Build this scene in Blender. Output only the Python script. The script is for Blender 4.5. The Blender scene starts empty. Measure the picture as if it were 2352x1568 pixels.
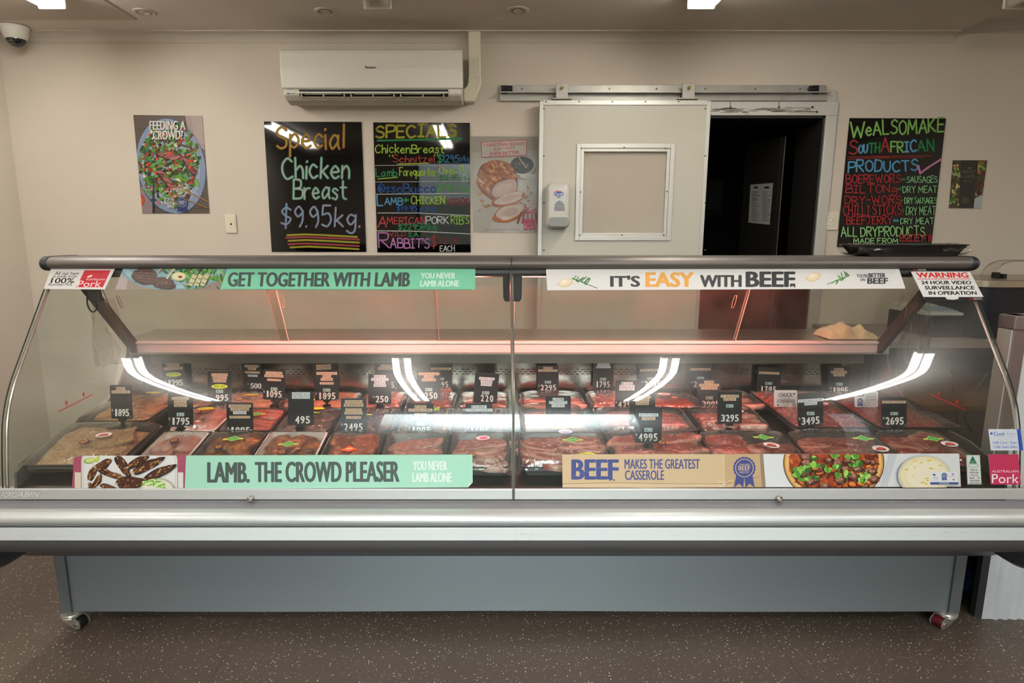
import bpy, math, random
from mathutils import Vector, Matrix, Euler, noise

# ------------------------------------------------------------------ camera, sky, big lights, exposure
SC = bpy.context.scene
COL = SC.collection
FPX, CX, CY, HCAM = 1400.0, 1135.0, 784.0, 1.42
PITCH = math.radians(9.99)
CP, SP = math.cos(PITCH), math.sin(PITCH)
cam_d = bpy.data.cameras.new('camera')
cam = bpy.data.objects.new('camera', cam_d)
COL.objects.link(cam)
cam.location = (0, 0, HCAM)
cam.rotation_euler = (math.pi / 2 - PITCH, 0, 0)
cam_d.sensor_width = 36.0
cam_d.lens = 36.0 * FPX / 2352.0
cam_d.shift_x = (1176.0 - CX) / 2352.0
cam_d.clip_start = 0.05
SC.camera = cam

SC.view_settings.view_transform = 'Standard'
SC.view_settings.look = 'None'
SC.view_settings.gamma = 1.0
SC.view_settings.use_curve_mapping = False
SC.view_settings.exposure = 0.83
SC.render.engine = 'CYCLES'
SC.cycles.use_denoising = True
SC.cycles.max_bounces = 8
SC.cycles.transparent_max_bounces = 32
SC.cycles.caustics_reflective = False
SC.cycles.caustics_refractive = False
SC.cycles.sample_clamp_indirect = 6.0

W = bpy.data.worlds.new('sky')
SC.world = W
W.use_nodes = True
_n = W.node_tree.nodes
_bg = _n['Background']
# overcast sky with a bright lobe added to fade the window glare on glass
def _nd(t, **k):
    n = W.node_tree.nodes.new(t)
    for q, v in k.items(): setattr(n, q, v)
    return n
_lk = W.node_tree.links.new
_tc = _nd('ShaderNodeTexCoord'); _dot = _nd('ShaderNodeVectorMath', operation='DOT_PRODUCT')
_d0 = Vector((.03, -1, .37)).normalized(); _dot.inputs[1].default_value = _d0
_lk(_tc.outputs['Generated'], _dot.inputs[0])
_mr = _nd('ShaderNodeMapRange', interpolation_type='SMOOTHERSTEP'); _mr.inputs[1].default_value = .955; _mr.inputs[2].default_value = .998
_mr.inputs[3].default_value = 1.9; _mr.inputs[4].default_value = 18.0
_lk(_dot.outputs['Value'], _mr.inputs[0]); _lk(_mr.outputs[0], _bg.inputs[1])
_bg.inputs[0].default_value = (.88, .94, 1.0, 1)

BATTEN_W = 26.0       # emission of the fluorescent tubes
CASE_W = 310.0         # emission of the rosy tubes inside the case
YW = 3.60             # back wall
ZC = 2.505            # ceiling
XL, XR, YF = -2.735, 4.6, -2.0
pl = bpy.data.lights.new('window_daylight', 'AREA')
pl.shape = 'RECTANGLE'; pl.size = 3.0; pl.size_y = 2.1
pl.cycles.is_portal = True
plo = bpy.data.objects.new('window_daylight', pl); COL.objects.link(plo)
plo.location = (0.3, YF - 0.12, 1.25); plo.rotation_euler = (math.radians(90), 0, 0)

# ------------------------------------------------------------------ helpers
def lin(c):
    if isinstance(c, str):
        c = c.lstrip('#')
        c = [int(c[i:i + 2], 16) / 255 for i in (0, 2, 4)]
        return tuple((v / 12.92 if v <= .04045 else ((v + .055) / 1.055) ** 2.4) for v in c)
    return tuple(c)

def ray(px, py):
    r = -(py - CY) / FPX
    return (px - CX) / FPX, CP + r * SP, r * CP - SP

def U(px, py, y=None, z=None):
    """picture point -> point of the real plane y=const or z=const"""
    dx, dy, dz = ray(px, py)
    t = y / dy if y is not None else (z - HCAM) / dz
    return Vector((dx * t, dy * t, HCAM + dz * t))

def plane_map(y0, z0, y1, z1, off=0.0):
    """picture point + lift -> point on the tilted plane through the x axis direction and (y0,z0)-(y1,z1)"""
    ny, nz = -(z1 - z0), (y1 - y0)
    l = math.hypot(ny, nz); ny /= l; nz /= l
    if ny > 0: ny, nz = -ny, -nz
    def f(px, py, h=0.0):
        dx, dy, dz = ray(px, py)
        t = (ny * y0 + nz * (z0 - HCAM)) / (ny * dy + nz * dz)
        h += off
        return Vector((dx * t, dy * t + ny * h, HCAM + dz * t + nz * h))
    return f

def wall_map(y, off=0.0):
    return plane_map(y, 0, y, 1, off)

def thing(name, label, cat, loc=(0, 0, 0), rot=(0, 0, 0), group=None, kind=None):
    o = bpy.data.objects.new(name, None); COL.objects.link(o)
    o.empty_display_size = .05
    o.location = loc; o.rotation_euler = rot
    return tag(o, label, cat, group, kind)

def tag(o, label=None, cat=None, group=None, kind=None):
    if label: o['label'] = label
    if cat: o['category'] = cat
    if group: o['group'] = group
    if kind: o['kind'] = kind
    return o

class MB:
    """collects faces of ONE mesh"""
    def __init__(s): s.v = []; s.f = []; s.mi = []; s.c = []; s.cur = 0
    def add(s, vs, fs, mi=None, M=None):
        b = len(s.v)
        s.v += [(M @ Vector(p)) if M is not None else Vector(p) for p in vs]
        s.f += [[b + i for i in f] for f in fs]
        s.mi += [s.cur if mi is None else mi] * len(fs)
        return s
    def box(s, x0, x1, y0, y1, z0, z1, mi=None, M=None):
        vs = [(x, y, z) for x in (x0, x1) for y in (y0, y1) for z in (z0, z1)]
        fs = [(0, 1, 3, 2), (4, 6, 7, 5), (0, 4, 5, 1), (2, 3, 7, 6), (0, 2, 6, 4), (1, 5, 7, 3)]
        return s.add(vs, fs, mi, M)
    def prism(s, prof, x0, x1, mi=None, M=None, axis='x'):
        n = len(prof)
        g = {'x': lambda a, b, t: (t, a, b), 'y': lambda a, b, t: (a, t, b), 'z': lambda a, b, t: (a, b, t)}[axis]
        vs = [g(a, b, t) for t in (x0, x1) for a, b in prof]
        fs = [(i, (i + 1) % n, n + (i + 1) % n, n + i) for i in range(n)] + [tuple(range(n)), tuple(range(2 * n - 1, n - 1, -1))]
        return s.add(vs, fs, mi, M)
    def strip(s, prof, x0, x1, mi=None, M=None):
        n = len(prof)
        vs = [(t, a, b) for t in (x0, x1) for a, b in prof]
        return s.add(vs, [(i, i + 1, n + i + 1, n + i) for i in range(n - 1)], mi, M)
    def cyl(s, p, q, r, r2=None, n=16, mi=None, caps=True):
        p, q = Vector(p), Vector(q); d = (q - p).normalized()
        a = d.orthogonal().normalized(); b = d.cross(a)
        r2 = r if r2 is None else r2
        vs = []
        for c, rr in ((p, r), (q, r2)):
            vs += [c + rr * (math.cos(2 * math.pi * i / n) * a + math.sin(2 * math.pi * i / n) * b) for i in range(n)]
        fs = [(i, (i + 1) % n, n + (i + 1) % n, n + i) for i in range(n)]
        if caps: fs += [tuple(range(n - 1, -1, -1)), tuple(range(n, 2 * n))]
        return s.add(vs, fs, mi)
    def tube(s, pts, r, n=10, mi=None):
        pts = [Vector(p) for p in pts]; rings = []
        up = None
        for i, p in enumerate(pts):
            d = (pts[min(i + 1, len(pts) - 1)] - pts[max(i - 1, 0)]).normalized()
            a = d.orthogonal().normalized() if up is None else (up - d * up.dot(d)).normalized()
            up = a; b = d.cross(a)
            rings.append([p + r * (math.cos(2 * math.pi * k / n) * a + math.sin(2 * math.pi * k / n) * b) for k in range(n)])
        vs = [v for R in rings for v in R]
        fs = [(i * n + k, i * n + (k + 1) % n, (i + 1) * n + (k + 1) % n, (i + 1) * n + k) for i in range(len(pts) - 1) for k in range(n)]
        fs += [tuple(range(n - 1, -1, -1)), tuple(range((len(pts) - 1) * n, len(pts) * n))]
        return s.add(vs, fs, mi)
    def lathe(s, prof, c=(0, 0, 0), n=24, mi=None, M=None):
        vs = [(c[0] + r * math.cos(2 * math.pi * k / n), c[1] + r * math.sin(2 * math.pi * k / n), c[2] + z) for r, z in prof for k in range(n)]
        m = len(prof)
        fs = [(i * n + k, i * n + (k + 1) % n, (i + 1) * n + (k + 1) % n, (i + 1) * n + k) for i in range(m - 1) for k in range(n)]
        fs += [tuple(range(n - 1, -1, -1)), tuple(range((m - 1) * n, m * n))]
        return s.add(vs, fs, mi, M)
    def build(s, name, mats, parent=None, smooth=False, bevel=0, angle=35, sharp=None):
        me = bpy.data.meshes.new(name)
        me.from_pydata([tuple(v) for v in s.v], [], s.f)
        if not isinstance(mats, (list, tuple)): mats = [mats]
        for m in mats: me.materials.append(m)
        if len(mats) > 1: me.polygons.foreach_set('material_index', s.mi)
        import bmesh
        bm = bmesh.new(); bm.from_mesh(me)
        bmesh.ops.recalc_face_normals(bm, faces=bm.faces)
        bm.to_mesh(me); bm.free()
        if smooth:
            me.polygons.foreach_set('use_smooth', [True] * len(me.polygons))
            if angle < 180: me.set_sharp_from_angle(angle=math.radians(angle))
        o = bpy.data.objects.new(name, me); COL.objects.link(o)
        if bevel:
            m = o.modifiers.new('bevel', 'BEVEL'); m.width = bevel; m.segments = 2; m.limit_method = 'ANGLE'; m.angle_limit = math.radians(40)
        if parent is not None: o.parent = parent
        return o

# ------------------------------------------------------------------ materials
def mat(name, col, rough=.5, metal=0.0, emit=None, es=0, spec=.5, bump=0, bscale=40, var=0, vscale=8, coat=0):
    m = bpy.data.materials.new(name); m.use_nodes = True
    nt = m.node_tree; b = nt.nodes['Principled BSDF']
    c = lin(col)
    b.inputs['Base Color'].default_value = (*c, 1)
    b.inputs['Roughness'].default_value = rough
    b.inputs['Metallic'].default_value = metal
    b.inputs['Specular IOR Level'].default_value = spec
    b.inputs['Coat Weight'].default_value = coat
    b.inputs['Coat Roughness'].default_value = .05
    if emit is not None:
        b.inputs['Emission Color'].default_value = (*lin(emit), 1); b.inputs['Emission Strength'].default_value = es
    tc = nt.nodes.new('ShaderNodeTexCoord')
    if var:
        n = nt.nodes.new('ShaderNodeTexNoise'); n.inputs['Scale'].default_value = vscale; n.inputs['Detail'].default_value = 5
        nt.links.new(tc.outputs['Object'], n.inputs['Vector'])
        r = nt.nodes.new('ShaderNodeMapRange'); r.inputs[3].default_value = 1 - var; r.inputs[4].default_value = 1 + var
        nt.links.new(n.outputs[0], r.inputs[0])
        mx = nt.nodes.new('ShaderNodeMix'); mx.data_type = 'RGBA'; mx.blend_type = 'MULTIPLY'; mx.inputs[0].default_value = 1
        mx.inputs[6].default_value = (*c, 1); nt.links.new(r.outputs[0], mx.inputs[7])
        nt.links.new(mx.outputs[2], b.inputs['Base Color'])
    if bump:
        n = nt.nodes.new('ShaderNodeTexNoise'); n.inputs['Scale'].default_value = bscale; n.inputs['Detail'].default_value = 4
        nt.links.new(tc.outputs['Object'], n.inputs['Vector'])
        bp = nt.nodes.new('ShaderNodeBump'); bp.inputs['Strength'].default_value = bump; bp.inputs['Distance'].default_value = .002
        nt.links.new(n.outputs[0], bp.inputs['Height']); nt.links.new(bp.outputs[0], b.inputs['Normal'])
    return m

def pane_mat(name, tint='#EEF3EF', refl=1.0, rough=0.0, haze=0.0, hazecol='#B9B2A6', bump=0, soft=0, even=False):
    """thin clear sheet: straight-through light plus mirror reflection by Schlick's law"""
    m = bpy.data.materials.new(name); m.use_nodes = True
    nt = m.node_tree; nt.nodes.clear(); N = nt.nodes.new; L = nt.links.new
    out = N('ShaderNodeOutputMaterial'); tr = N('ShaderNodeBsdfTransparent'); gl = N('ShaderNodeBsdfGlossy')
    tr.inputs[0].default_value = (*lin(tint), 1); gl.inputs['Roughness'].default_value = rough
    lw = N('ShaderNodeLayerWeight'); lw.inputs[0].default_value = .5
    pw = N('ShaderNodeMath'); pw.operation = 'POWER'; pw.inputs[1].default_value = 5
    ma = N('ShaderNodeMath'); ma.operation = 'MULTIPLY_ADD'; ma.inputs[1].default_value = .96 * refl; ma.inputs[2].default_value = .04 * refl
    mx = N('ShaderNodeMixShader')
    L(lw.outputs['Facing'], pw.inputs[0]); L(pw.outputs[0], ma.inputs[0]); L(ma.outputs[0], mx.inputs[0])
    if soft:
        g2 = N('ShaderNodeBsdfGlossy'); g2.inputs['Roughness'].default_value = .22; mg = N('ShaderNodeMixShader'); mg.inputs[0].default_value = soft
        L(gl.outputs[0], mg.inputs[1]); L(g2.outputs[0], mg.inputs[2]); L(mg.outputs[0], mx.inputs[2])
    else: L(gl.outputs[0], mx.inputs[2])
    L(tr.outputs[0], mx.inputs[1])
    last = mx
    if haze:
        df = N('ShaderNodeBsdfDiffuse'); df.inputs[0].default_value = (*lin(hazecol), 1)
        m2 = N('ShaderNodeMixShader'); m2.inputs[0].default_value = haze
        tc = N('ShaderNodeTexCoord'); nz = N('ShaderNodeTexNoise'); nz.inputs['Scale'].default_value = 5; nz.inputs['Detail'].default_value = 6
        mr = N('ShaderNodeMapRange'); mr.inputs[1].default_value = .35; mr.inputs[2].default_value = .7; mr.inputs[3].default_value = haze * .4; mr.inputs[4].default_value = haze * 1.5
        L(tc.outputs['Object'], nz.inputs[0]); L(nz.outputs[0], mr.inputs[0])
        if not even: L(mr.outputs[0], m2.inputs[0])
        L(mx.outputs[0], m2.inputs[1]); L(df.outputs[0], m2.inputs[2]); last = m2
    if bump:
        tc = N('ShaderNodeTexCoord'); nz = N('ShaderNodeTexNoise'); nz.inputs['Scale'].default_value = 22; nz.inputs['Detail'].default_value = 3; nz.inputs['Distortion'].default_value = 1.5
        bp = N('ShaderNodeBump'); bp.inputs['Strength'].default_value = bump; bp.inputs['Distance'].default_value = .004
        L(tc.outputs['Object'], nz.inputs[0]); L(nz.outputs[0], bp.inputs['Height']); L(bp.outputs[0], gl.inputs['Normal'])
    L(last.outputs[0], out.inputs[0])
    return m

def print_mat(name, rough=.5, spec=.4, coat=0):
    m = mat(name, (1, 1, 1), rough, spec=spec, coat=coat)
    nt = m.node_tree; a = nt.nodes.new('ShaderNodeAttribute'); a.attribute_name = 'Col'
    nt.links.new(a.outputs['Color'], nt.nodes['Principled BSDF'].inputs['Base Color'])
    return m

def meat_mat(name, base, fat, lo=.5, hi=.62, scale=18, rough=.32, bump=.5, bs=60, dark=.6, coat=.3, dist=1.2):
    m = bpy.data.materials.new(name); m.use_nodes = True
    nt = m.node_tree; b = nt.nodes['Principled BSDF']; N = nt.nodes.new; L = nt.links.new
    b.inputs['Roughness'].default_value = rough; b.inputs['Coat Weight'].default_value = coat; b.inputs['Coat Roughness'].default_value = .15
    tc = N('ShaderNodeTexCoord'); oi = N('ShaderNodeObjectInfo'); ad = N('ShaderNodeVectorMath'); ad.operation = 'ADD'
    sc = N('ShaderNodeMath'); sc.operation = 'MULTIPLY'; sc.inputs[1].default_value = 40
    L(oi.outputs['Random'], sc.inputs[0]); L(tc.outputs['Object'], ad.inputs[0]); L(sc.outputs[0], ad.inputs[1])
    n1 = N('ShaderNodeTexNoise'); n1.inputs['Scale'].default_value = scale; n1.inputs['Detail'].default_value = 6; n1.inputs['Distortion'].default_value = dist
    L(ad.outputs[0], n1.inputs[0])
    r1 = N('ShaderNodeMapRange'); r1.inputs[1].default_value = lo; r1.inputs[2].default_value = hi; L(n1.outputs[0], r1.inputs[0])
    at = N('ShaderNodeAttribute'); at.attribute_name = 'Fat'
    mxm = N('ShaderNodeMath'); mxm.operation = 'MAXIMUM'; L(r1.outputs[0], mxm.inputs[0]); L(at.outputs['Fac'], mxm.inputs[1])
    n2 = N('ShaderNodeTexNoise'); n2.inputs['Scale'].default_value = scale * .6; n2.inputs['Detail'].default_value = 3; L(ad.outputs[0], n2.inputs[0])
    r2 = N('ShaderNodeMapRange'); r2.inputs[1].default_value = .3; r2.inputs[2].default_value = .7; r2.inputs[3].default_value = dark; r2.inputs[4].default_value = 1.15; L(n2.outputs[0], r2.inputs[0])
    mu = N('ShaderNodeMix'); mu.data_type = 'RGBA'; mu.blend_type = 'MULTIPLY'; mu.inputs[0].default_value = 1
    mu.inputs[6].default_value = (*lin(base), 1); L(r2.outputs[0], mu.inputs[7])
    mx = N('ShaderNodeMix'); mx.data_type = 'RGBA'; L(mxm.outputs[0], mx.inputs[0]); L(mu.outputs[2], mx.inputs[6]); mx.inputs[7].default_value = (*lin(fat), 1)
    L(mx.outputs[2], b.inputs['Base Color'])
    n3 = N('ShaderNodeTexNoise'); n3.inputs['Scale'].default_value = bs; n3.inputs['Detail'].default_value = 4; L(ad.outputs[0], n3.inputs[0])
    bp = N('ShaderNodeBump'); bp.inputs['Strength'].default_value = bump; bp.inputs['Distance'].default_value = .003
    L(n3.outputs[0], bp.inputs['Height']); L(bp.outputs[0], b.inputs['Normal'])
    return m

# ------------------------------------------------------------------ lettering
_TX = {}
def glyphs(s, bold=0.0, shear=0.0):
    k = (s, bold, shear)
    k = (s, shear)
    if k not in _TX:
        cu = bpy.data.curves.new('t', 'FONT'); cu.body = s; cu.fill_mode = 'FRONT'; cu.resolution_u = 3; cu.shear = shear
        ob = bpy.data.objects.new('t', cu)
        me = bpy.data.meshes.new_from_object(ob)
        vs = [(v.co.x, v.co.y) for v in me.vertices]; fs = [tuple(p.vertices) for p in me.polygons]
        bpy.data.objects.remove(ob); bpy.data.curves.remove(cu); bpy.data.meshes.remove(me)
        xs = [v[0] for v in vs]; ys = [v[1] for v in vs]
        x0, x1, y0, y1 = min(xs), max(xs), min(ys), max(ys)
        _TX[k] = ([((x - x0) / (x1 - x0), (y - y0) / (y1 - y0)) for x, y in vs], fs, x1 - x0, y1 - y0)
    return _TX[k]

HG = {  # marker handwriting: strokes of x,y points, ~ = rounded
'A': "0,0 .33,1 .7,0;.1,.36 .6,.36", 'B': "0,0 0,1;~0,1 .5,.95 .5,.6 .02,.52;~.02,.52 .62,.45 .6,.05 0,0", 'C': "~.6,.85 .35,1 .05,.75 0,.35 .25,0 .62,.12",
'D': "0,0 0,1;~0,1 .5,.9 .62,.5 .45,.08 0,0", 'E': "0,0 0,1;0,1 .55,1;0,.52 .45,.52;0,0 .55,0", 'F': "0,0 0,1;0,1 .55,1;0,.52 .42,.52", 'G': "~.6,.85 .35,1 .05,.75 0,.35 .25,0 .6,.1 .62,.4;.62,.42 .35,.42",
'H': "0,0 0,1;.6,0 .6,1;0,.5 .6,.5", 'I': "0,1 .4,1;.2,1 .2,0;0,0 .4,0", 'J': "0,1 .6,1;~.35,1 .36,.3 .2,0 0,.15", 'K': "0,0 0,1;.55,1 .02,.45;.1,.5 .6,0", 'L': "0,1 0,0 .5,0", 'M': "0,0 .08,1 .4,.3 .72,1 .8,0",
'N': "0,0 0,1 .6,0 .6,1", 'O': "~.32,1 .05,.75 .05,.25 .32,0 .62,.25 .62,.75 .32,1", 'P': "0,0 0,1;~0,1 .55,.95 .55,.55 .02,.45", 'R': "0,0 0,1;~0,1 .55,.95 .5,.55 .02,.5;.15,.5 .6,0", 'S': "~.55,.85 .3,1 .05,.8 .15,.58 .5,.42 .52,.12 .25,0 0,.12",
'T': "0,1 .65,1;.33,1 .33,0", 'U': "~0,1 .02,.3 .28,0 .55,.3 .58,1", 'V': "0,1 .3,0 .62,1", 'W': "0,1 .22,0 .45,.7 .68,0 .9,1", 'X': "0,0 .6,1;0,1 .6,0", 'Y': "0,1 .3,.5 .3,0;.62,1 .3,.5", 'Z': "0,1 .6,1 0,0 .6,0",
'a': "~.48,.5 .25,.62 .02,.3 .15,0 .45,.3;~.48,.6 .46,.2 .56,0", 'b': "0,1 0,0;~0,.3 .25,.6 .48,.3 .25,0 0,.1", 'c': "~.45,.5 .22,.62 0,.3 .2,0 .46,.1", 'e': "~.03,.3 .45,.35 .25,.62 0,.3 .2,0 .47,.1", 'f': "~.4,.95 .2,.9 .18,.0;0,.55 .4,.55",
'g': "~.45,.5 .2,.62 .02,.35 .2,.08 .45,.35;~.47,.6 .46,-.2 .25,-.38 .02,-.25", 'h': "0,1 0,0;~0,.35 .25,.6 .42,.4 .43,0", 'i': "0,.6 0,0;0,.82 .02,.86", 'k': "0,1 0,0;.4,.6 .02,.28;.1,.33 .45,0", 'l': "0,1 .02,0", 'm': "0,.6 0,0;~0,.35 .18,.6 .3,.4 .3,0;~.3,.35 .5,.6 .62,.4 .62,0",
'n': "0,.6 0,0;~0,.35 .25,.6 .42,.4 .43,0", 'o': "~.22,.62 0,.4 .05,.1 .25,0 .46,.2 .42,.5 .22,.62", 'p': "0,.6 0,-.4;~0,.4 .25,.64 .48,.35 .25,.02 0,.12", 'q': "~.45,.5 .2,.62 .02,.35 .2,.05 .45,.3;.47,.6 .47,-.4", 'r': "0,.6 0,0;~0,.35 .15,.55 .38,.58", 's': "~.4,.52 .2,.62 .05,.48 .35,.22 .25,0 0,.08",
't': "~.18,.95 .18,.15 .4,.02;0,.62 .42,.62", 'u': "~0,.6 .03,.1 .25,0 .42,.2;.44,.6 .46,0", 'z': "0,.6 .4,.6 0,0 .42,0", ' ': "", '/': "0,-.1 .35,1", '-': "0,.45 .4,.45", '.': "0,.02 .03,.06", "'": "0,1 0,.78", '"': "0,1 0,.75;.16,1 .16,.75", '+': "0,.45 .55,.45;.27,.18 .27,.75", '=': "0,.6 .45,.6;0,.3 .45,.3", '!': "0,1 0,.3;0,.05 0,.0",
'$': "~.5,.8 .25,.92 .02,.72 .2,.52 .5,.35 .3,.08 0,.15;.26,1.1 .24,-.12", '0': "~.28,1 .03,.7 .03,.3 .28,0 .54,.3 .54,.7 .28,1", '1': "0,.8 .15,1 .15,0", '2': "~0,.8 .25,1 .48,.75 .3,.4 0,0;0,0 .52,.02", '3': "~0,.88 .3,1 .45,.75 .15,.53;~.15,.53 .52,.4 .45,.05 0,.08", '4': "0.35,1 0,.35 .55,.35;.38,.6 .38,0", '5': "~.02,.55 .35,.62 .5,.3 .3,0 0,.08;.02,.55 .06,1 .48,1", '6': "~.42,.98 .1,.7 .02,.25 .28,0 .48,.25 .28,.5 .05,.3", '7': "0,1 .5,1 .15,0", '8': "~.25,.52 .05,.75 .25,1 .45,.77 .25,.52 0,.25 .25,0 .5,.25 .25,.52", '9': "~.45,.75 .25,1 .03,.75 .2,.5 .45,.7;~.45,.8 .45,.3 .3,0",
}
def _cat(p, n=5):
    if len(p) < 3: return p
    q = []
    for i in range(len(p) - 1):
        a, b, c, d = p[max(i - 1, 0)], p[i], p[i + 1], p[min(i + 2, len(p) - 1)]
        for k in range(n):
            t = k / n
            q.append(tuple(.5 * (2 * b[j] + (c[j] - a[j]) * t + (2 * a[j] - 5 * b[j] + 4 * c[j] - d[j]) * t * t + (3 * b[j] - a[j] - 3 * c[j] + d[j]) * t ** 3) for j in (0, 1)))
    return q + [p[-1]]

def hand_strokes(s, rnd):
    x = 0; out = []
    for ch in s:
        g = HG.get(ch, ""); w = 0
        sk = rnd.uniform(-.06, .06); dy = rnd.uniform(-.05, .05); k = rnd.uniform(.92, 1.08)
        for st in g.split(';'):
            if not st: continue
            sm = st[0] == '~'
            p = [tuple(float(v) for v in q.split(',')) for q in st.lstrip('~').split()]
            w = max(w, max(q[0] for q in p))
            p = [(q[0] + sk * q[1] + rnd.uniform(-.015, .015), q[1] * k + dy) for q in p]
            if sm: p = _cat(p)
            out.append([(q[0] + x, q[1]) for q in p])
        x += (w + .2) if g else .35
    return out, x - .2

def clip_poly(P, C):
    """Sutherland-Hodgman against the convex polygon C"""
    a = sum(C[i][0] * C[(i + 1) % len(C)][1] - C[(i + 1) % len(C)][0] * C[i][1] for i in range(len(C)))
    sg = 1 if a > 0 else -1
    for i in range(len(C)):
        (x0, y0), (x1, y1) = C[i], C[(i + 1) % len(C)]
        def d(p): return sg * ((x1 - x0) * (p[1] - y0) - (y1 - y0) * (p[0] - x0))
        Q = []
        for j in range(len(P)):
            p, q = P[j], P[(j + 1) % len(P)]; dp, dq = d(p), d(q)
            if dp >= 0: Q.append(p)
            if (dp >= 0) != (dq >= 0):
                t = dp / (dp - dq); Q.append((p[0] + t * (q[0] - p[0]), p[1] + t * (q[1] - p[1])))
        P = Q
        if not P: return []
    return P

class Print:
    """flat printed / written surface: layers of coloured shapes in the sheet's own plane"""
    def __init__(s, fmap, clip=None, eps=1.2e-5, lift=0.0002):
        s.f = fmap; s.clip = clip; s.h = lift; s.eps = eps; s.v = []; s.fc = []; s.cols = []; s.gain = 1.0
    def poly(s, P, col, bump=True, clip=True):
        if s.clip and clip: P = clip_poly(list(P), s.clip)
        if len(P) < 3: return s
        if bump: s.h += s.eps
        b = len(s.v); s.v += [s.f(p[0], p[1], s.h) for p in P]; s.fc.append(list(range(b, b + len(P)))); s.cols.append(lin(col))
        return s
    def rect(s, x0, y0, x1, y1, col): return s.poly([(x0, y0), (x1, y0), (x1, y1), (x0, y1)], col)
    def ell(s, cx, cy, rx, ry, col, rot=0, n=20, wob=0, rnd=None):
        P = []
        ph = rnd.uniform(0, 6) if rnd else 0
        for i in range(n):
            t = 2 * math.pi * i / n
            k = 1 + (wob * math.sin(3 * t + ph) + wob * .7 * math.sin(5 * t + 2 * ph) if wob else 0)
            x, y = rx * k * math.cos(t), ry * k * math.sin(t)
            P.append((cx + x * math.cos(rot) - y * math.sin(rot), cy + x * math.sin(rot) + y * math.cos(rot)))
        return s.poly(P, col)
    def text(s, st, x0, y0, x1, y1, col, bold=0.0, rise=0.0, lean=0.0, shear=0.0):
        """letters stretched to the box; rise = how much lower the right end sits, lean = how far the foot moves right"""
        vs, fs, wn, hn = glyphs(st, bold, shear)
        sx_, sy_ = abs(x1 - x0) / wn, abs(y1 - y0) / hn; bp = bold * 1.0 * min(sx_, sy_)   # same weight in both directions after stretching
        du, dw = bp / abs(x1 - x0), .45 * bp / abs(y1 - y0)
        RG = [(0, 0)] + ([(-1, 0), (1, 0), (0, -.8), (0, .8)] if bold > .004 else []) + ([(.7, .6), (-.7, .6), (.7, -.6), (-.7, -.6), (.5, 0), (-.5, 0), (0, .4), (0, -.4)] if bold > .04 else [])
        for sx, sy in RG:   # heavier weight: the same letters struck again a hair aside
            s.h += s.eps * .5; b = len(s.v); P = []
            for u, w in vs:
                u, w = du + u * (1 - 2 * du) + sx * du, dw + w * (1 - 2 * dw) + sy * dw
                P.append(s.f(x0 + u * (x1 - x0) + lean * (1 - w), y1 - w * (y1 - y0) + rise * u, s.h))
            s.v += P
            for f in fs: s.fc.append([b + i for i in f]); s.cols.append(lin(col))
        return s
    def line(s, P, w, col):
        s.h += s.eps; h0 = s.h; q = s.eps * .3
        for k, ((x0, y0), (x1, y1)) in enumerate(zip(P[:-1], P[1:])):
            s.h = h0 + (k % 3) * q
            l = math.hypot(x1 - x0, y1 - y0) or 1e-6
            nx, ny = -(y1 - y0) / l * w / 2, (x1 - x0) / l * w / 2
            s.poly([(x0 + nx, y0 + ny), (x1 + nx, y1 + ny), (x1 - nx, y1 - ny), (x0 - nx, y0 - ny)], col, bump=False)
        for k, (x, y) in enumerate(P):
            s.h = h0 + (3 + k % 2) * q
            s.poly([(x + w / 2 * math.cos(t), y + w / 2 * math.sin(t)) for t in [2 * math.pi * i / 8 for i in range(8)]], col, bump=False)
        s.h = h0 + q
        return s
    def hand(s, st, x0, y0, x1, y1, col, w=3, rise=0.0, seed=None, w2=None, col2=None):
        rnd = random.Random(seed if seed is not None else st + str(x0))
        sk, wd = hand_strokes(st, rnd)
        def tr(p):
            u = p[0] / wd
            return x0 + u * (x1 - x0), y1 - p[1] * (y1 - y0) + rise * u
        for ln in sk: s.line([tr(p) for p in ln], w, col)
        s.h += s.eps * 2
        if w2:
            for ln in sk: s.line([tr(p) for p in ln], w2, col2)
        s.h += s.eps
        return s
    def build(s, name, m, parent=None):
        if m.name == 'chalk_marker_ink': s.gain = .7
        me = bpy.data.meshes.new(name); me.from_pydata([tuple(v) for v in s.v], [], s.fc)
        a = me.color_attributes.new('Col', 'FLOAT_COLOR', 'CORNER')
        buf = []
        for f, c in zip(s.fc, s.cols): buf += [c[0] * s.gain, c[1] * s.gain, c[2] * s.gain, 1.0] * len(f)
        a.data.foreach_set('color', buf)
        me.materials.append(m)
        o = bpy.data.objects.new(name, me); COL.objects.link(o)
        if parent is not None: o.parent = parent
        return o

def sheet(name, fmap, quad, th, m, parent=None):
    """thin solid sheet with the outline quad (picture points on its plane); front at lift 0"""
    mb = MB(); n = len(quad)
    vs = [fmap(x, y, 0) for x, y in quad] + [fmap(x, y, -th) for x, y in quad]
    fs = [tuple(range(n)), tuple(range(2 * n - 1, n - 1, -1))] + [(i, (i + 1) % n, n + (i + 1) % n, n + i) for i in range(n)]
    mb.add(vs, fs)
    return mb.build(name, m, parent)
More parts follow.
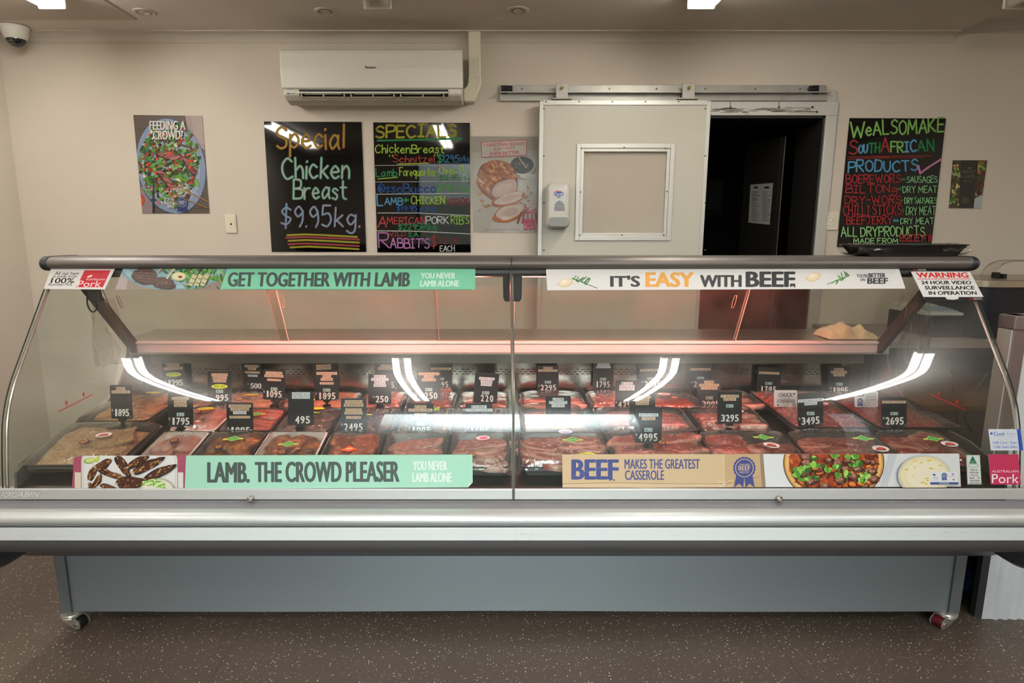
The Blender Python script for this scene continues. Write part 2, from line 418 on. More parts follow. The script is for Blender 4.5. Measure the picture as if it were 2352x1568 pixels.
# ------------------------------------------------------------------ materials in use
M_wall = mat('cream_wall_paint', '#CAC0B2', .75, bump=.12, bscale=90, var=.03, vscale=3)
M_ceil = mat('ceiling_paint', '#C8BFB5', .85, bump=.05, bscale=60)
M_cove = mat('cove_paint', '#C0B7AC', .7)
M_black = mat('gloss_black_board', '#040405', .035, spec=.5)
M_dark = mat('unlit_passage_black', '#0A0908', .7)  # near-black colour stands in for the passage's lack of light
M_door = mat('door_panel_white', '#BFBDB0', .45, bump=.03, bscale=20)
M_alu = mat('brushed_aluminium', '#C9C8C2', .42, metal=.55, var=.06, vscale=6)
M_alud = mat('worn_aluminium', '#A9A7A0', .45, metal=.6, var=.25, vscale=14)
M_white = mat('white_plastic', '#D9D7CC', .35)
M_cream = mat('cream_plastic', '#D8D2BC', .4)
M_acw = mat('air_con_gloss_white', '#D0CDC2', .28)
M_rubber = mat('black_rubber', '#0B0B0B', .6)
M_blk = mat('black_plastic', '#0E0E0F', .38)
M_charc = mat('charcoal_metal', '#3A3838', .4, metal=.3)
M_steel = mat('stainless_steel', '#B4AFA8', .28, metal=1.0, var=.08, vscale=5)
M_steeld = mat('dull_stainless', '#78736D', .3, metal=1.0, var=.25, vscale=6)
M_bolt = mat('zinc_bolt', '#8F8C85', .35, metal=.9)
M_brass = mat('brassy_nut', '#8A7440', .35, metal=.9)
M_pr = print_mat('printed_paper', .45)
M_prg = print_mat('glossy_print', .22, coat=.25)
M_ink = print_mat('chalk_marker_ink', .55, spec=.25)
M_pane = pane_mat('clear_glass', '#F2F6F3')
M_front = pane_mat('front_glass', '#FAFCFB', soft=.45)
M_paner = pane_mat('scratched_perspex', '#F3F1ED', refl=.7, rough=.05, haze=.045, hazecol='#A59C90')
M_panee = pane_mat('end_glass', '#F8FBF9', refl=.6, haze=.04, hazecol='#8E958E')
M_film = pane_mat('cling_film', '#F4F2EE', refl=2.2, rough=.09, haze=.03, hazecol='#C8C0B8', bump=.9)
M_green = mat('green_glass_edge', '#24382F', .1, spec=.8)
M_tube = mat('lit_tube', '#FFFFFF', .4, emit='#FFFAF2', es=BATTEN_W)
M_lens = mat('batten_diffuser', '#E9E7E0', .35, emit='#FFF8EE', es=.25)
M_rosy = mat('rosy_lamp_tube', '#FFFFFF', .4, emit=(1.0, .27, .22), es=CASE_W)

def floor_mat():
    m = mat('flecked_vinyl_floor', '#5A5048', .42, spec=.45)
    nt = m.node_tree; N = nt.nodes.new; L = nt.links.new; b = nt.nodes['Principled BSDF']
    tc = N('ShaderNodeTexCoord')
    base = N('ShaderNodeTexNoise'); base.inputs['Scale'].default_value = 1.6; base.inputs['Detail'].default_value = 5; L(tc.outputs['Object'], base.inputs[0])
    cr = N('ShaderNodeMix'); cr.data_type = 'RGBA'; cr.inputs[6].default_value = (*lin('#4A3E36'), 1); cr.inputs[7].default_value = (*lin('#5D5148'), 1); L(base.outputs[0], cr.inputs[0])
    last = cr.outputs[2]
    for sc, thr, pick, col in ((95, .2, .72, '#D8CFC2'), (150, .2, .74, '#B9B5AE'), (60, .12, .95, '#2B2420')):
        v = N('ShaderNodeTexVoronoi'); v.inputs['Scale'].default_value = sc; L(tc.outputs['Object'], v.inputs['Vector'])
        a = N('ShaderNodeMath'); a.operation = 'LESS_THAN'; a.inputs[1].default_value = thr; L(v.outputs['Distance'], a.inputs[0])
        sp = N('ShaderNodeSeparateColor'); L(v.outputs['Color'], sp.inputs[0])
        c = N('ShaderNodeMath'); c.operation = 'GREATER_THAN'; c.inputs[1].default_value = pick; L(sp.outputs[0], c.inputs[0])
        d = N('ShaderNodeMath'); d.operation = 'MULTIPLY'; L(a.outputs[0], d.inputs[0]); L(c.outputs[0], d.inputs[1])
        x = N('ShaderNodeMix'); x.data_type = 'RGBA'; x.inputs[7].default_value = (*lin(col), 1); L(d.outputs[0], x.inputs[0]); L(last, x.inputs[6]); last = x.outputs[2]
    sep = N('ShaderNodeSeparateXYZ'); L(tc.outputs['Object'], sep.inputs[0])
    for sx in (-0.918, 1.0):       # the welded seams of the vinyl
        s1 = N('ShaderNodeMath'); s1.operation = 'SUBTRACT'; s1.inputs[1].default_value = sx; L(sep.outputs[0], s1.inputs[0])
        s2 = N('ShaderNodeMath'); s2.operation = 'ABSOLUTE'; L(s1.outputs[0], s2.inputs[0])
        s3 = N('ShaderNodeMath'); s3.operation = 'LESS_THAN'; s3.inputs[1].default_value = .0012; L(s2.outputs[0], s3.inputs[0])
        x = N('ShaderNodeMix'); x.data_type = 'RGBA'; x.inputs[7].default_value = (*lin('#3A302A'), 1); L(s3.outputs[0], x.inputs[0]); L(last, x.inputs[6]); last = x.outputs[2]
    L(last, b.inputs['Base Color'])
    return m
M_floor = floor_mat()

# ------------------------------------------------------------------ the room
def struct(name, mb, m, label, cat, parent=None, **k):
    o = mb.build(name, m, parent, **k)
    if parent is None: tag(o, label, cat, kind='structure')
    return o
DX0, DX1, DZ = .90, 1.865, 2.075                       # doorway
mb = MB(); mb.box(XL - .1, XR + .1, YF - .1, 6.0, -.05, 0)
struct('floor', mb, M_floor, 'brown vinyl floor with pale flecks and welded seams', 'floor')
XS = U(2206, 60, y=YW - .05).x
mb = MB(); mb.box(XL - .1, XS, YF - .1, YW + .1, ZC, ZC + .1); mb.box(XS, XR + .1, YF - .1, YW + .1, ZC + .055, ZC + .155)
struct('ceiling', mb, M_ceil, 'plain plaster ceiling with recessed downlights and battens', 'ceiling')
mb = MB()
mb.box(XL - .1, DX0, YW, YW + .12, 0, ZC + .15); mb.box(DX1, XR + .1, YW, YW + .12, 0, ZC + .15); mb.box(DX0, DX1, YW, YW + .12, DZ, ZC + .15)
struct('wall_back', mb, M_wall, 'cream back wall behind the meat counter with a doorway', 'wall')
mb = MB(); mb.box(XL - .1, XL, YF, YW, 0, ZC)
struct('wall_left', mb, M_wall, 'cream side wall at the far left corner', 'wall')
mb = MB(); mb.box(XR, XR + .1, YF, YW, 0, ZC + .06)
struct('wall_right', mb, M_wall, 'cream side wall beyond the weighing bench', 'wall')
# shop front behind the camera: solid left part, big window, door light on the right
WX0, WX1, WZ0, WZ1 = -1.15, 1.45, .2, 2.48
mb = MB()
mb.box(XL - .1, WX0, YF - .1, YF, 0, ZC + .15); mb.box(WX1, 3.3, YF - .1, YF, 0, ZC + .15); mb.box(3.6, XR + .1, YF - .1, YF, 0, ZC + .15)
mb.box(WX0, WX1, YF - .1, YF, 0, WZ0); mb.box(WX0, WX1, YF - .1, YF, WZ1, ZC + .15); mb.box(3.3, 3.6, YF - .1, YF, WZ1, ZC + .15)
struct('wall_front', mb, M_wall, 'shop front wall with large window openings', 'wall')
w1 = thing('window_1', 'large shop window facing the street', 'window', kind='structure')
mb = MB()
for x in (WX0, .25, WX1 - .05): mb.box(x, x + .05, YF - .07, YF - .03, WZ0, WZ1)
for z in (WZ0, WZ1 - .05): mb.box(WX0, WX1, YF - .07, YF - .03, z, z + .05)
mb.build('window_frame', M_charc, w1)
mb = MB(); mb.box(WX0, WX1, YF - .052, YF - .048, WZ0, WZ1); mb.build('window_pane', M_pane, w1)
# footpath and the pale building over the street, seen only in reflections
mb = MB(); mb.box(-30, 30, -30, YF - .1, -.15, -.02)
struct('footpath', mb, mat('pale_concrete', '#9A968E', .8, var=.1), 'concrete footpath outside the shop window', 'footpath')
mb = MB(); mb.box(-9, 14, -16.4, -16, -.1, 2.6)
struct('wall_street', mb, mat('pale_render', '#C9C4B8', .8), 'pale rendered building over the street', 'wall')

# cornice
def cove(x0, x1, zt, h, d):
    mb = MB(); P = [(YW, zt), (YW - d, zt), (YW - d, zt - .006)]
    for k in range(9):
        t = k / 8 * math.pi / 2
        P.append((YW - d + .004 + (d - .008) * math.sin(t) , zt - .006 - (h - .012) * (1 - math.cos(t))))
    P += [(YW - .004, zt - h), (YW, zt - h)]
    mb.prism(P, x0, x1); return mb
struct('trim_1', cove(XL, XS, ZC, .048, .068), M_cove, 'cove cornice along the top of the back wall', 'cornice')
struct('trim_2', cove(XS + .004, XR, ZC + .055, .052, .06), M_cove, 'raised end piece of cornice at the right', 'cornice')
mb = MB()                                              # access panel in the ceiling
pa = [U(315, 44, z=ZC), U(0, 44, z=ZC)]
mb.box(-3.3 if False else XL, U(315, 44, z=ZC).x, 2.2, pa[0].y, ZC - .004, ZC)
struct('trim_3', mb, mat('access_panel_paint', '#ABA295', .8), 'flat access panel set in the ceiling', 'ceiling panel')

# doorway: steel frame, dark passage behind
mb = MB(); f = .062
mb.box(DX1, DX1 + f, YW - .012, YW, 0, DZ + .06); mb.box(DX0, DX1 + f, YW - .014, YW, DZ, DZ + .075); mb.box(DX0, DX1 + f - .01, YW - .006, YW, DZ + .075, DZ + .135)
tf = struct('trim_4', mb, M_alu, 'white metal frame around the doorway', 'door frame', bevel=.002)
PF = Print(wall_map(YW - .014)); rn = random.Random(5)
for k in range(46):
    x = 1635 + rn.random() * 225; y = rn.gauss(253, 4)
    PF.ell(x, y, rn.uniform(5, 26), rn.uniform(.4, 1.6), rn.choice(['#6E675F', '#58524B', '#8B857C', '#4A443E']), rn.uniform(-.04, .04), n=10)
for x, y in ((1678, 247), (1789, 246), (1866, 246), (1876, 257)): PF.ell(x, y, 3, 3, '#3A3733', n=10)
for x in (1676, 1788): PF.rect(x, 234, x + 2.5, 246, '#7C766E')
PF.build('grime_marks', M_pr, tf)
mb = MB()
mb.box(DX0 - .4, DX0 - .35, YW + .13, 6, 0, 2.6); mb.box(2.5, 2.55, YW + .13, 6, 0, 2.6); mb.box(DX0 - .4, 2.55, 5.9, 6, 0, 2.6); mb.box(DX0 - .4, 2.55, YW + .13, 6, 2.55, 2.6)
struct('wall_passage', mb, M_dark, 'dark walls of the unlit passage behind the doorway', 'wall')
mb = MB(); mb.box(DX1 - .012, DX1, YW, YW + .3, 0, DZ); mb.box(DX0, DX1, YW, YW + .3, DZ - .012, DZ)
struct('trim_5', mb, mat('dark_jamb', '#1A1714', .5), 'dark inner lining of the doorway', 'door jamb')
# inner door standing ajar in the passage with a price list taped to it
d2 = thing('door_2', 'dark inner door standing ajar in the passage', 'door', kind='structure')
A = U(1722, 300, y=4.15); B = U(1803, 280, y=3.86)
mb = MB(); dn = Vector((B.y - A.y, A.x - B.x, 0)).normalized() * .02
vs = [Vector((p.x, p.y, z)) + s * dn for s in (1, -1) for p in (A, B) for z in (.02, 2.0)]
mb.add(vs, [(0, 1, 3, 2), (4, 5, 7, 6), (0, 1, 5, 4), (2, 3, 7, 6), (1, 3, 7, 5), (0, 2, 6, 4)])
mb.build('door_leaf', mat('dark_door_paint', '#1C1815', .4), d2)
mb = MB(); e = Vector((0, 0, 1))
for P in (A, B): mb.cyl(Vector((P.x, P.y - .024, .02)), Vector((P.x, P.y - .024, 2.0)), .004)
mb.build('edge_strip', mat('dull_brass_edge', '#4A4238', .4, metal=.5), d2)
def door_map(off):
    n = Vector((B.y - A.y, -(B.x - A.x), 0)).normalized()
    if n.y > 0: n = -n
    def fm(px, py, h=0):
        dx, dy, dz = ray(px, py); o = Vector((0, 0, HCAM)); d = Vector((dx, dy, dz))
        t = n.dot(Vector((A.x, A.y, 1)) + n * .021 - o) / n.dot(d)
        return o + d * t + n * (h + off)
    return fm
fm = door_map(.001); Q = [(1724, 424), (1776, 420), (1768, 516), (1719, 511)]
o = sheet('price_list', fm, Q, .0006, mat('list_paper', '#8E8C88', .7)); tag(o, 'printed paper price list taped to the dark inner door', 'paper list')
P = Print(fm)
for c0, c1 in ((1727, 1746), (1751, 1772)):
    P.rect(c0 + 5, 428, c1 - 5, 433, '#26262A')
    for k in range(17):
        w = random.Random(k + c0).uniform(.5, 1)
        P.rect(c0, 440 + k * 4.1, c0 + (c1 - c0) * w, 441.5 + k * 4.1, '#55555A')
P.build('lettering', M_pr, o)
c = U(1636, 452, y=5.8); wbx = thing('wall_box', 'dim pale box on the far wall of the dark passage', 'wall box', (c.x, 5.9, c.z))
mb = MB(); mb.box(-.10, .10, -.12, -.0005, -.18, .16); mb.build('body', mat('dim_plastic', '#6B6558', .6), wbx, bevel=.03)
mb = MB(); mb.box(-.09, .09, -.126, -.10, -.17, -.12); mb.build('tray_lip', mat('dim_plastic_dark', '#4A463E', .6), wbx, bevel=.006)

# ------------------------------------------------------------------ sliding door on its rail
YD = YW - .085                                          # front face of the door
mD = wall_map(YD)
dl = U(1242, 232, y=YD); dr = U(1631, 232, y=YD)
X0, X1, ZT, ZB = dl.x, dr.x, dl.z, .03
wl, wr = U(1337, 343, y=YD), U(1528, 540, y=YD)
wx0, wx1, wz1, wz0 = wl.x, wr.x, wl.z, wr.z
door = thing('door_1', 'white sliding door with a square window hanging from a rail', 'door', kind='structure')
mb = MB()
for a, b, c, d in ((X0, wx0, ZB, ZT), (wx1, X1, ZB, ZT), (wx0, wx1, ZB, wz0), (wx0, wx1, wz1, ZT)): mb.box(a, b, YD, YD + .04, c, d)
mb.build('door_panel', M_door, door)
mb = MB(); e = .022
for x in (X0 - .006, X1 - e + .006): mb.box(x, x + e, YD - .006, YD + .046, ZB, ZT)
mb.box(X0 + .016, X1 - .016, YD - .0055, YD + .0455, ZT - e, ZT + .004)
mb.build('door_edging', M_alu, door, bevel=.002)
mb = MB(); g = .03
for r0, r1, yy in ((g, .006, YD - .008), (.006, -.012, YD - .002)):
    mb.box(wx0 - r0, wx0 - r1, yy, YD + .03, wz0 - r0, wz1 + r0); mb.box(wx1 + r1, wx1 + r0, yy, YD + .03, wz0 - r0, wz1 + r0)
    mb.box(wx0 - r1, wx1 + r1, yy, YD + .03, wz0 - r0, wz0 - r1); mb.box(wx0 - r1, wx1 + r1, yy, YD + .03, wz1 + r1, wz1 + r0)
mb.build('window_surround', M_alu, door, bevel=.0015)
mb = MB(); mb.box(wx0, wx1, YD + .017, YD + .022, wz0, wz1); mb.build('window_pane', pane_mat('door_pane', '#ECEAE4', refl=1.2, haze=.6, hazecol='#DAD0C2', even=True), door)  # wall-toned haze added to lighten the pane over the shaded gap
SCREWS = [(x, 234) for x in range(1254, 1625, 76)] + [(x, y) for y in range(250, 580, 108) for x in (1249, 1619)]
SCREWS += [(1335, 341), (1433, 339), (1528, 341), (1333, 441), (1531, 440), (1331, 540), (1428, 540), (1524, 540)]
for x, y in SCREWS: Print(mD, lift=.0082 if 330 < y < 545 and 1330 < x < 1535 else .0062).ell(x, y, 2, 2, '#57544E', n=10).build('screw', M_pr, door)
rail = thing('door_rail', 'worn aluminium sliding rail fixed above the white door', 'rail', kind=None)
rl, rr = U(1148, 200, y=YW), U(1893, 200, y=YW)
def zp(py, y): return U(1135, py, y=y).z
mb = MB(); mb.box(rl.x, rr.x, YW - .02, YW - .001, zp(222, YW), zp(197, YW)); mb.build('back_bar', M_alud, rail, bevel=.002)
mb = MB(); mb.prism([(YW - .001, zp(233, YW)), (YW - .022, zp(233, YW)), (YW - .022, zp(216, YW)), (YW - .062, zp(213.5, YW - .05)), (YW - .062, zp(211, YW - .05)), (YW - .001, zp(213, YW))], rl.x, rr.x + .012)
mb.build('track', M_alud, rail)
for x in (1199, 1400, 1508, 1620, 1735, 1838): Print(wall_map(YW - .021)).ell(x, 204, 2.6, 2.6, '#6B6862', n=10).build('screw', M_pr, rail)
for x, s in ((1172, 1), (1864, -1)):
    a = U(x, 204, y=YW - .045); mb = MB(); mb.cyl(a - Vector((.018 * s, 0, 0)), a + Vector((.012 * s, 0, 0)), .0165, n=14)
    mb.box(a.x - s * .05 if s > 0 else a.x + .016, a.x - .016 if s > 0 else a.x + .05, YW - .03, YW - .019, a.z - .022, a.z + .022)
    mb.build('end_stop', M_rubber, rail, bevel=.002)
for x in (1291, 1582):
    a, b = U(x - 13.5, 191, y=YD), U(x + 13.5, 226, y=YD); mb = MB()
    mb.box(a.x, b.x, YD - .002, YD + .006, b.z, a.z); mb.box(a.x - .022, b.x + .022, YD - .004, YD + .04, b.z - .004, b.z + .004)
    h = mb.build('hanger', M_alud, rail, bevel=.002)
    c = U(x, 202, y=YD - .004); mb = MB(); mb.cyl(c, c - Vector((0, .016, 0)), .0085, n=6); mb.cyl(c - Vector((0, .014, 0)), c - Vector((0, .022, 0)), .004, n=8); mb.build('nut', M_brass, h)
    mb = MB(); cc = Vector((c.x, YD + .03, zp(207, YD))); mb.cyl(cc - Vector((0, .012, 0)), cc + Vector((0, .012, 0)), .02, n=20); mb.build('roller', M_blk, h)
tag(rail, kind='thing')

# ------------------------------------------------------------------ soap dispenser on the door
sd = thing('soap_dispenser', 'pale grey hand sanitiser dispenser fixed to the sliding door', 'dispenser')
a, b = U(1254, 421, y=YD - .03), U(1307, 524, y=YD - .03)
mb = MB(); w = b.x - a.x; hh = a.z - b.z; cxm = (a.x + b.x) / 2
def rrect(w, h, r, n=6):
    P = []
    for sx, sz, t0 in ((1, 1, 0), (-1, 1, 90), (-1, -1, 180), (1, -1, 270)):
        for k in range(n + 1):
            t = math.radians(t0 + 90 * k / n); P.append((sx * (w / 2 - r) + r * math.cos(t), sz * (h / 2 - r) + r * math.sin(t)))
    return P
def loft(mb, secs, mi=None, caps=True):
    """secs: list of closed rings of points"""
    n = len(secs[0]); vs = [p for S in secs for p in S]
    fs = [(i * n + k, i * n + (k + 1) % n, (i + 1) * n + (k + 1) % n, (i + 1) * n + k) for i in range(len(secs) - 1) for k in range(n)]
    if caps: fs += [tuple(range(n - 1, -1, -1)), tuple(range((len(secs) - 1) * n, len(secs) * n))]
    return mb.add(vs, fs, mi)
cz = (a.z + b.z) / 2
def ring(sc, y, r=.03, dz=0): return [Vector((cxm + x, y, cz + z + dz)) for x, z in rrect(w * sc, hh * sc, r * sc)]
loft(mb, [ring(1, YD - .001), ring(1, YD - .05), ring(.94, YD - .07), ring(.8, YD - .082), ring(.5, YD - .086)])
mb.build('body', mat('dispenser_plastic', '#C6C5BE', .3), sd, smooth=True)
md = wall_map(YD - .087)
mb = MB(); loft(mb, [[Vector((cxm + x, y, cz - hh * .36 + z)) for x, z in rrect(w * .78, hh * .2, .014)] for y in (YD - .07, YD - .093, YD - .097)]); mb.build('push_bar', mat('dispenser_grey', '#8B8C8C', .35), sd, smooth=True)
P = Print(md, lift=.001); P.rect(1273, 441, 1294, 449, '#2E4C9B').rect(1276, 438, 1290, 440, '#C35A8C'); P.text('Purell', 1274.5, 442, 1292.5, 448, '#EEF0F2', .01); P.rect(1278, 451, 1288, 452.5, '#3D5DA6').rect(1280, 454, 1287, 455, '#3D5DA6')
P.build('label', M_pr, sd)
P = Print(md, lift=.0008); P.poly([(1273, 484), (1297, 484), (1296, 470), (1291, 463), (1285, 460), (1279, 463), (1274, 470)], '#7D8083').rect(1276, 473, 1295, 474, '#A5A7A8'); P.build('level_window', M_prg, sd)

# ------------------------------------------------------------------ ceiling fittings
dlp = None
for i, (px, py, lb) in enumerate(((332, 27, 'round recessed downlight above the salad poster'), (748, 25, 'round recessed downlight above the air conditioner'), (1190, 23, 'round recessed downlight between the conditioner and the sliding door'))):
    c = U(px, py, z=ZC)
    t = thing('downlight', lb, 'downlight', (c.x, c.y, ZC), group='recessed ceiling downlights')
    if dlp is None:
        mb = MB(); mb.lathe([(.036, 0), (.036, -.004), (.046, -.007), (.054, -.004), (.055, 0)], n=32); r = mb.build('trim_ring', mat('downlight_ring', '#B5AB9F', .5), t, smooth=True)
        mb = MB(); mb.lathe([(.001, -.001), (.02, -.0012), (.034, -.003), (.036, -.0012)], n=28); l = mb.build('lamp_face', mat('downlight_lens', '#8F867B', .25), t, smooth=True)
        mb = MB(); mb.lathe([(.018, -.003), (.02, -.0065), (.023, -.0065), (.025, -.003)], n=24); l2 = mb.build('inner_ring', mat('downlight_inner', '#C9C0B3', .4), t, smooth=True)
        dlp = (r, l, l2)
    else:
        for q in dlp:
            c2 = q.copy(); COL.objects.link(c2); c2.parent = t

BX = (-2.03, -.535, .95, 2.40)
M_off = mat('unlit_lens', '#C9C6BC', .3)
def batten(x, y0, y1, label, bare, lit=True):
    t = thing('batten_light', label, 'ceiling light', (x, (y0 + y1) / 2, ZC + (.055 if x > XS else 0)), group='fluorescent ceiling battens')
    h = (y1 - y0) / 2
    mb = MB(); mb.box(-.062, .062, -h, h, -.028, 0); mb.build('housing', M_charc if False else mat('batten_grey', '#8F8E8B', .5), t, bevel=.004)
    for sx in (-.036, .036):
        mb = MB(); mb.prism([(sx + .021 * math.cos(k * math.pi / 8), -.029 - .036 * math.sin(k * math.pi / 8)) for k in range(9)], -h + .02, h - .02, axis='y'); mb.build('lamp_tube', M_tube if lit else M_off, t, smooth=True, angle=50)
    for k in range(4):
        mb = MB(); yy = -h + .2 + k * (2 * h - .4) / 3; mb.cyl((0, yy, -.031), (0, yy, -.027), .006, n=10); mb.build('screw', M_bolt, t)
    for sy in (-1, 1):
        mb = MB(); mb.box(-.064, .064, sy * h - .012 if sy > 0 else -h, h if sy > 0 else -h + .012, -.068, -.0005); mb.build('end_cap', M_white, t, bevel=.006)
    if not bare and y0 > 1:
        mb = MB(); P = [(-.062, -.03), (-.06, -.058), (-.05, -.07), (-.03, -.075), (.03, -.075), (.05, -.07), (.06, -.058), (.062, -.03)]
        mb.add([(a, s * (h - .0125), b) for s in (-1, 1) for a, b in P], [(i, i + 1, 8 + i + 1, 8 + i) for i in range(7)])
        mb.build('diffuser', pane_mat('clear_diffuser', '#F4F2EC', refl=.8, rough=.1, haze=.08, hazecol='#E8E4DA'), t, smooth=True)
nm = ('bare twin tube batten at the left end of the ceiling', 'unlit batten with a clear cover above the air conditioner', 'twin tube batten above the sliding door', 'unlit batten at the right end of the ceiling')
for i, x in enumerate(BX): batten(x, 1.80, 3.03, nm[i], i == 0, i in (0, 2))
nm2 = ('bare twin tube batten behind the leftmost one, over the customer floor', 'second twin tube batten from the left over the customer floor', 'third twin tube batten from the left over the customer floor', 'rightmost twin tube batten over the customer floor')
for i, x in enumerate((-2.18, -.56, 1.06, 2.62)): batten(x, -.48, 1.12, nm2[i], i == 0)

cc = thing('security_camera', 'white dome security camera in the ceiling corner', 'security camera', U(33, 60, z=ZC) * 1.0)
cc.location.z = ZC
mb = MB(); mb.lathe([(.058, 0), (.066, -.003), (.066, -.012), (.063, -.016), (.061, -.04), (.05, -.066), (.046, -.068)], n=36); mb.build('housing', M_white, cc, smooth=True)
mb = MB(); mb.lathe([(.046, -.062)] + [(.046 * math.cos(t), -.066 - .04 * math.sin(t)) for t in [k * math.pi / 2 / 9 for k in range(9)]] + [(.0005, -.106)], n=30); dm = mb.build('dome', mat('smoked_dome', '#0B0B0D', .06, coat=.6), cc, smooth=True)
mb = MB(); rn = random.Random(2)
for k in range(16):
    a = -math.pi / 2 + (k % 8 - 3.5) * .22; e = .45 + .35 * (k // 8)
    p = Vector((.0462 * math.cos(e) * math.cos(a), .0462 * math.cos(e) * math.sin(a), -.066 - .0402 * math.sin(e))); mb.cyl(p, p * 1.004, .0016, n=8)
mb.build('infrared_emitters', mat('emitter_white', '#B9B9B5', .4), dm)

# ------------------------------------------------------------------ air conditioner
ac = thing('air_conditioner', 'white wall mounted split air conditioner with open louvres', 'air conditioner', (0, 0, 0))
YA = YW - .21
al, ar = U(641, 112, y=YA), U(1062, 112, y=YA)
zt, zb = al.z, zp(203, YA)
ax0, ax1 = al.x, ar.x
zu = zp(229, YA + .03)
mb = MB()
mb.prism([(YW - .001, zt + .004), (YA + .03, zt + .004), (YA + .012, zt), (YA + .012, zb), (YA + .016, zb - .03), (YA + .05, zu), (YA + .12, zu - .012), (YW - .001, zu + .01)], ax0 + .004, ax1 - .004)
mb.build('casing', M_acw, ac, bevel=.008)
mb = MB(); mb.prism([(YA + .02, zt + .002), (YA + .006, zt - .004), (YA, zt - .02), (YA - .004, (zt + zb) / 2), (YA, zb + .004), (YA + .006, zb), (YA + .02, zb)], ax0, ax1); mb.build('front_panel', M_acw, ac, bevel=.004)
mA = plane_map(YA + .012, zb - .002, YA + .03, zu + .01, .004)
s0, s1 = U(686, 215, y=YA).x, U(1029, 215, y=YA).x
mb = MB(); mb.prism([(YA + .008, zb - .004), (YA + .012, zb - .03), (YA + .046, zu + .006), (YA + .055, zu + .012), (YA + .02, zb - .004)], s0, s1); mb.build('air_outlet', mat('outlet_dark', '#0B0A09', .6), ac)
mb = MB(); z1 = zp(212.5, YA); mb.box(s0, s1, YA - .008, YA + .012, z1 - .005, z1 + .003); mb.build('louvre_blade', M_white, ac, bevel=.002)
for k in range(3):
    x0 = s0 + .01 + k * (s1 - s0) / 3; x1 = x0 + (s1 - s0) / 3 - .03; mb = MB(); zz = zp(222, YA)
    mb.box(x0, x1, YA + .0, YA + .02, zz - .004, zz); mb.box(x0 + .02, x1 - .02, YA + .002, YA + .02, zz + .012, zz + .016)
    for xx in (x0, (x0 + x1) / 2, x1 - .006): mb.box(xx, xx + .006, YA + .0, YA + .02, zz - .002, z1 - .004)
    mb.build('inner_vane', mat('vane_plastic', '#A79F90', .5), ac)
P = Print(wall_map(YA - .0042), lift=.0008); P.text('Panasonic', 839, 151, 864.5, 157.5, '#2A2A2C', .015); P.build('lettering', M_pr, ac)
P = Print(mA, lift=.004); P.text('INVERTER', 660, 202.5, 676, 205, '#55585C'); P.build('lettering', M_pr, ac); P = Print(mA, lift=.004); P.ell(663, 214, 3, 1.6, '#3A4C8C'); P.rect(667, 213, 679, 214.2, '#77787A')
P.build('lettering', M_pr, ac); P = Print(mA, lift=.004)
for k in range(4): P.rect(1045, 213 + k * 2.6, 1052 + (k % 2) * 8, 213.7 + k * 2.6, '#8B8A86')
P.build('lettering', M_pr, ac)
dk = thing('pipe_duct', 'cream plastic pipe duct running from the air conditioner to the ceiling', 'duct')
d0, d1 = U(1076, 120, y=YW - .06), U(1104, 120, y=YW - .06)
mb = MB(); zc = zp(182, YW - .06); mb.box(d0.x, d1.x, YW - .062, YW - .001, zc, ZC - .001); mb.build('cover', M_cream, dk, bevel=.006)
mb = MB(); zz0 = zp(232, YW - .06); zz1 = zp(205, YW - .06)
mb.prism([(d0.x - .002, zc + .01), (d1.x + .003, zc + .01), (d1.x + .003, zp(196, YW - .06)), (d1.x - .035, zz0 - .004), (ax1 - .003, zz0 - .004), (ax1 - .003, zz1), (d0.x - .01, zz1 + .015), (d0.x - .002, zz1 + .035)], YW - .066, YW - .0015, axis='y')
mb.build('elbow', M_cream, dk, bevel=.006)

# ------------------------------------------------------------------ wall plates
sw = thing('wall_plate', 'blank cream wall plate with a small cable hole left of the SPECIAL board', 'wall plate')
a, b = U(517, 492, y=YW), U(545, 535, y=YW)
mb = MB(); mb.box(a.x, b.x, YW - .009, YW - .001, b.z, a.z); mb.build('plate', M_cream, sw, bevel=.002)
mb = MB(); mb.box(a.x + .009, b.x - .009, YW - .0105, YW - .008, b.z + .012, a.z - .012); mb.build('insert', M_cream, sw, bevel=.001)
c = U(530.5, 514.5, y=YW - .0108); mb = MB(); mb.cyl(c, c + Vector((0, .002, 0)), .006, n=14); mb.build('cable_hole', M_blk, sw)
sw = thing('power_outlet', 'white power outlet beside the doorway', 'power outlet')
a, b = U(1896, 486, y=YW), U(1922, 528, y=YW)
mb = MB(); mb.box(a.x, b.x, YW - .011, YW - .001, b.z, a.z); mb.build('plate', M_cream, sw, bevel=.003)
for x, y in ((1904, 498), (1914, 498), (1910, 506.5), (1903, 515.5), (1912, 515.5)):
    c = U(x, y, y=YW - .0112); mb = MB(); mb.lathe([(.0085, 0), (.0085, .0015), (.006, .003), (.001, .003)], n=16, M=Matrix.Translation(c) @ Matrix.Rotation(math.pi / 2, 4, 'X')); mb.build('rocker', M_white, sw, smooth=True)
